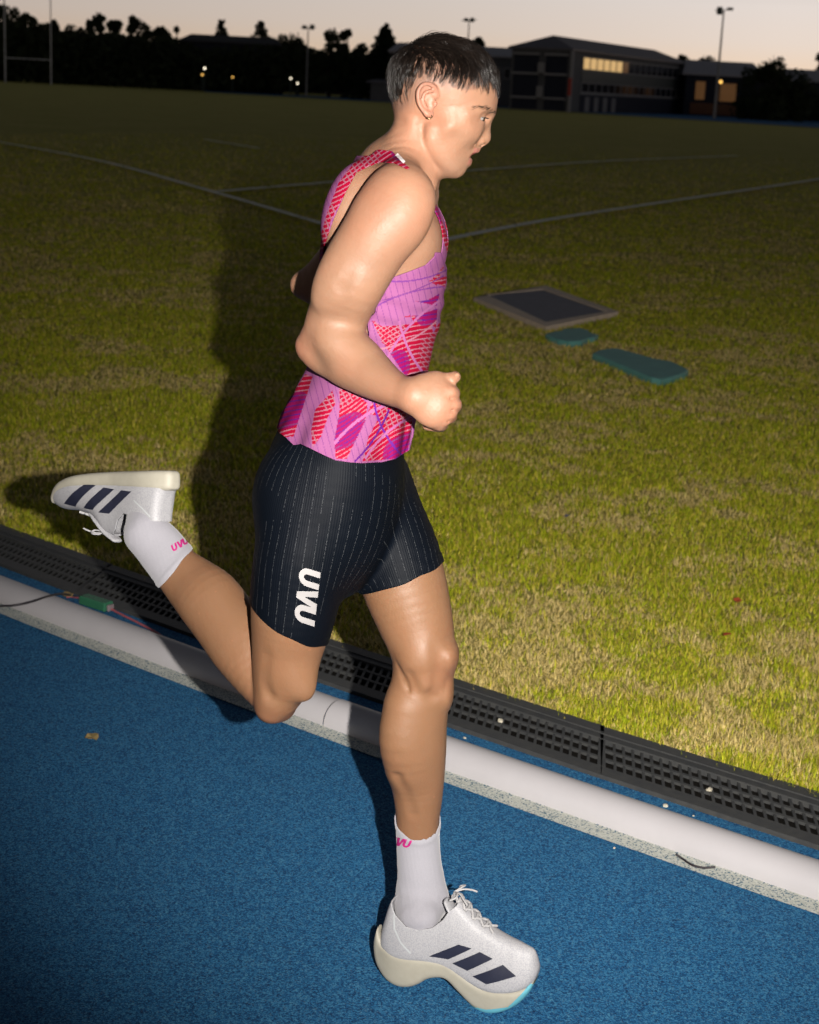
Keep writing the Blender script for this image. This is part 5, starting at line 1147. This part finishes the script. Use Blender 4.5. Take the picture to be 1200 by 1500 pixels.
# the dark hedge and undergrowth below the crowns, one mass
m = 26000; x = rng.uniform(-160, 575, m); D_ = rng.uniform(206, 226, m); top = np.interp(x, [-160, 0, 60, 110, 250, 300, 400, 440, 530, 575], [27, 31, 44, 50, 54, 72, 66, 72, 78, 86]); y = top+(132-top)*rng.random(m)**.9+rng.normal(size=m)*1.2
C = np.array([W(a, b_, d) for a, b_, d in zip(x, y, D_)]); C = C[C[:, 2] > .1]; V, F = leafquads(C, np.full(len(C), .42)); o = np_mesh('hedge_mass', V, F, leafd[0], None, False); tag(o, 'dark mass of undergrowth below the far trees', 'undergrowth', kind='stuff')
m = 5200; x = rng.uniform(1080, 1340, m); D_ = rng.uniform(200, 204, m)-14; top = np.interp(x, [1080, 1100, 1170, 1200, 1340], [146, 140, 138, 140, 142]); y = top+(176-top)*rng.random(m); C = np.array([W(a, b_, d) for a, b_, d in zip(x, y, D_)]); C = C[C[:, 2] > .05]; V, F = leafquads(C, np.full(len(C), .3)); o = np_mesh('shrub_mass', V, F, leafd[0], None, False); tag(o, 'dark shrubs along the clubhouse', 'shrubs', kind='stuff')
# rising ground behind everything
hm = plain('dark_hill', (.02, .024, .018), .95, .05); S_ = []; xs_ = np.linspace(-320, 330, 120)
prof_ = [(-320, 14), (-60, 12.5), (-30, 10), (-8, 7), (0, 6), (60, 9), (330, 9)]
for i, xx in enumerate(xs_):
    z = np.interp(xx, *zip(*prof_))*.62+1.2*float(vnoise(np.array([[xx*.06, 0]]), 1, 3)[0]); S_ += [(xx, 262, -1), (xx, 270, z*.75), (xx, 300, z)]
n = len(xs_); tag(np_mesh('hill', S_, [[3*i+j, 3*(i+1)+j, 3*(i+1)+j+1, 3*i+j+1] for i in range(n-1) for j in range(2)], hm), kind='structure')
# ------------------------------------------------------------------ light: afterglow sky, a last trace of sun, and the flash on the camera
SUN_EL, SUN_AZ = math.radians(1.5), math.radians(38)
w = bpy.data.worlds.new('World'); SC.world = w; w.use_nodes = True; nt = w.node_tree; bg = nt.nodes['Background']
sky = N(nt, 'ShaderNodeTexSky'); sky.sky_type = 'NISHITA'; sky.sun_disc = False; sky.sun_elevation = SUN_EL; sky.sun_rotation = SUN_AZ; sky.dust_density = 2.2; sky.air_density = 1.2; sky.ozone_density = 1.0
geo = nt.nodes.new('ShaderNodeTexCoord').outputs['Generated']; sx = N(nt, 'ShaderNodeSeparateXYZ'); L(nt, geo, sx.inputs[0])
c = ramp(nt, sx.outputs['Z'], [(0, (1.0, .66, .38)), (.016, (.98, .74, .53)), (.034, (.91, .78, .68)), (.055, (.87, .79, .74)), (.10, (.48, .45, .45)), (.28, (.085, .09, .10)), (1, (.025, .03, .045))])
az = ramp(nt, mathn(nt, 'ADD', mathn(nt, 'MULTIPLY', sx.outputs['X'], .5), .5), [(.30, (.55, .53, .52)), (.50, (.80, .79, .78)), (.60, (.98, .98, .98)), (1, (1, 1, 1))])
base = mixc(nt, .80, sky.outputs[0], mixc(nt, 1.0, c, az, 'MULTIPLY'))
SKYMIX = base
e1 = mixc(nt, 1.0, c, az, 'MULTIPLY')
sk = mixc(nt, 1.0, sky.outputs[0], (.10, .10, .10), 'MULTIPLY')
L(nt, mixc(nt, .93, sk, e1), bg.inputs[0]); bg.inputs[1].default_value = SKY_STRENGTH
sd = bpy.data.lights.new('sun', 'SUN'); so = bpy.data.objects.new('sun', sd); COL.objects.link(so); sd.energy = .05; sd.angle = math.radians(8); sd.color = (1, .72, .45)
dv = Vector((math.sin(SUN_AZ)*math.cos(SUN_EL), math.cos(SUN_AZ)*math.cos(SUN_EL), math.sin(SUN_EL))); so.rotation_euler = (-dv).to_track_quat('-Z', 'Y').to_euler(); so.location = (20, 40, 30)
fd = bpy.data.lights.new('camera_flash', 'SPOT'); fo = bpy.data.objects.new('camera_flash', fd); COL.objects.link(fo); fp = CAM+CR*.19+CU*.0+CF*-.02; fo.location = tuple(fp)
aim = W(900, 630, 3.0); fo.rotation_euler = (Vector(aim)-Vector(fp)).to_track_quat('-Z', 'Y').to_euler(); fd.energy = FLASH_W; fd.shadow_soft_size = .012; fd.color = (1, .945, .88); fd.spot_size = math.radians(57); fd.spot_blend = 1.0
SC.view_settings.view_transform = 'Standard'; SC.view_settings.look = 'None'; SC.view_settings.exposure = 0; SC.view_settings.gamma = 1
SC.render.film_transparent = False; SC.cycles.use_denoising = True; SC.cycles.max_bounces = 6
cd.dof.use_dof = True; cd.dof.focus_distance = 2.75; cd.dof.aperture_fstop = 9.0
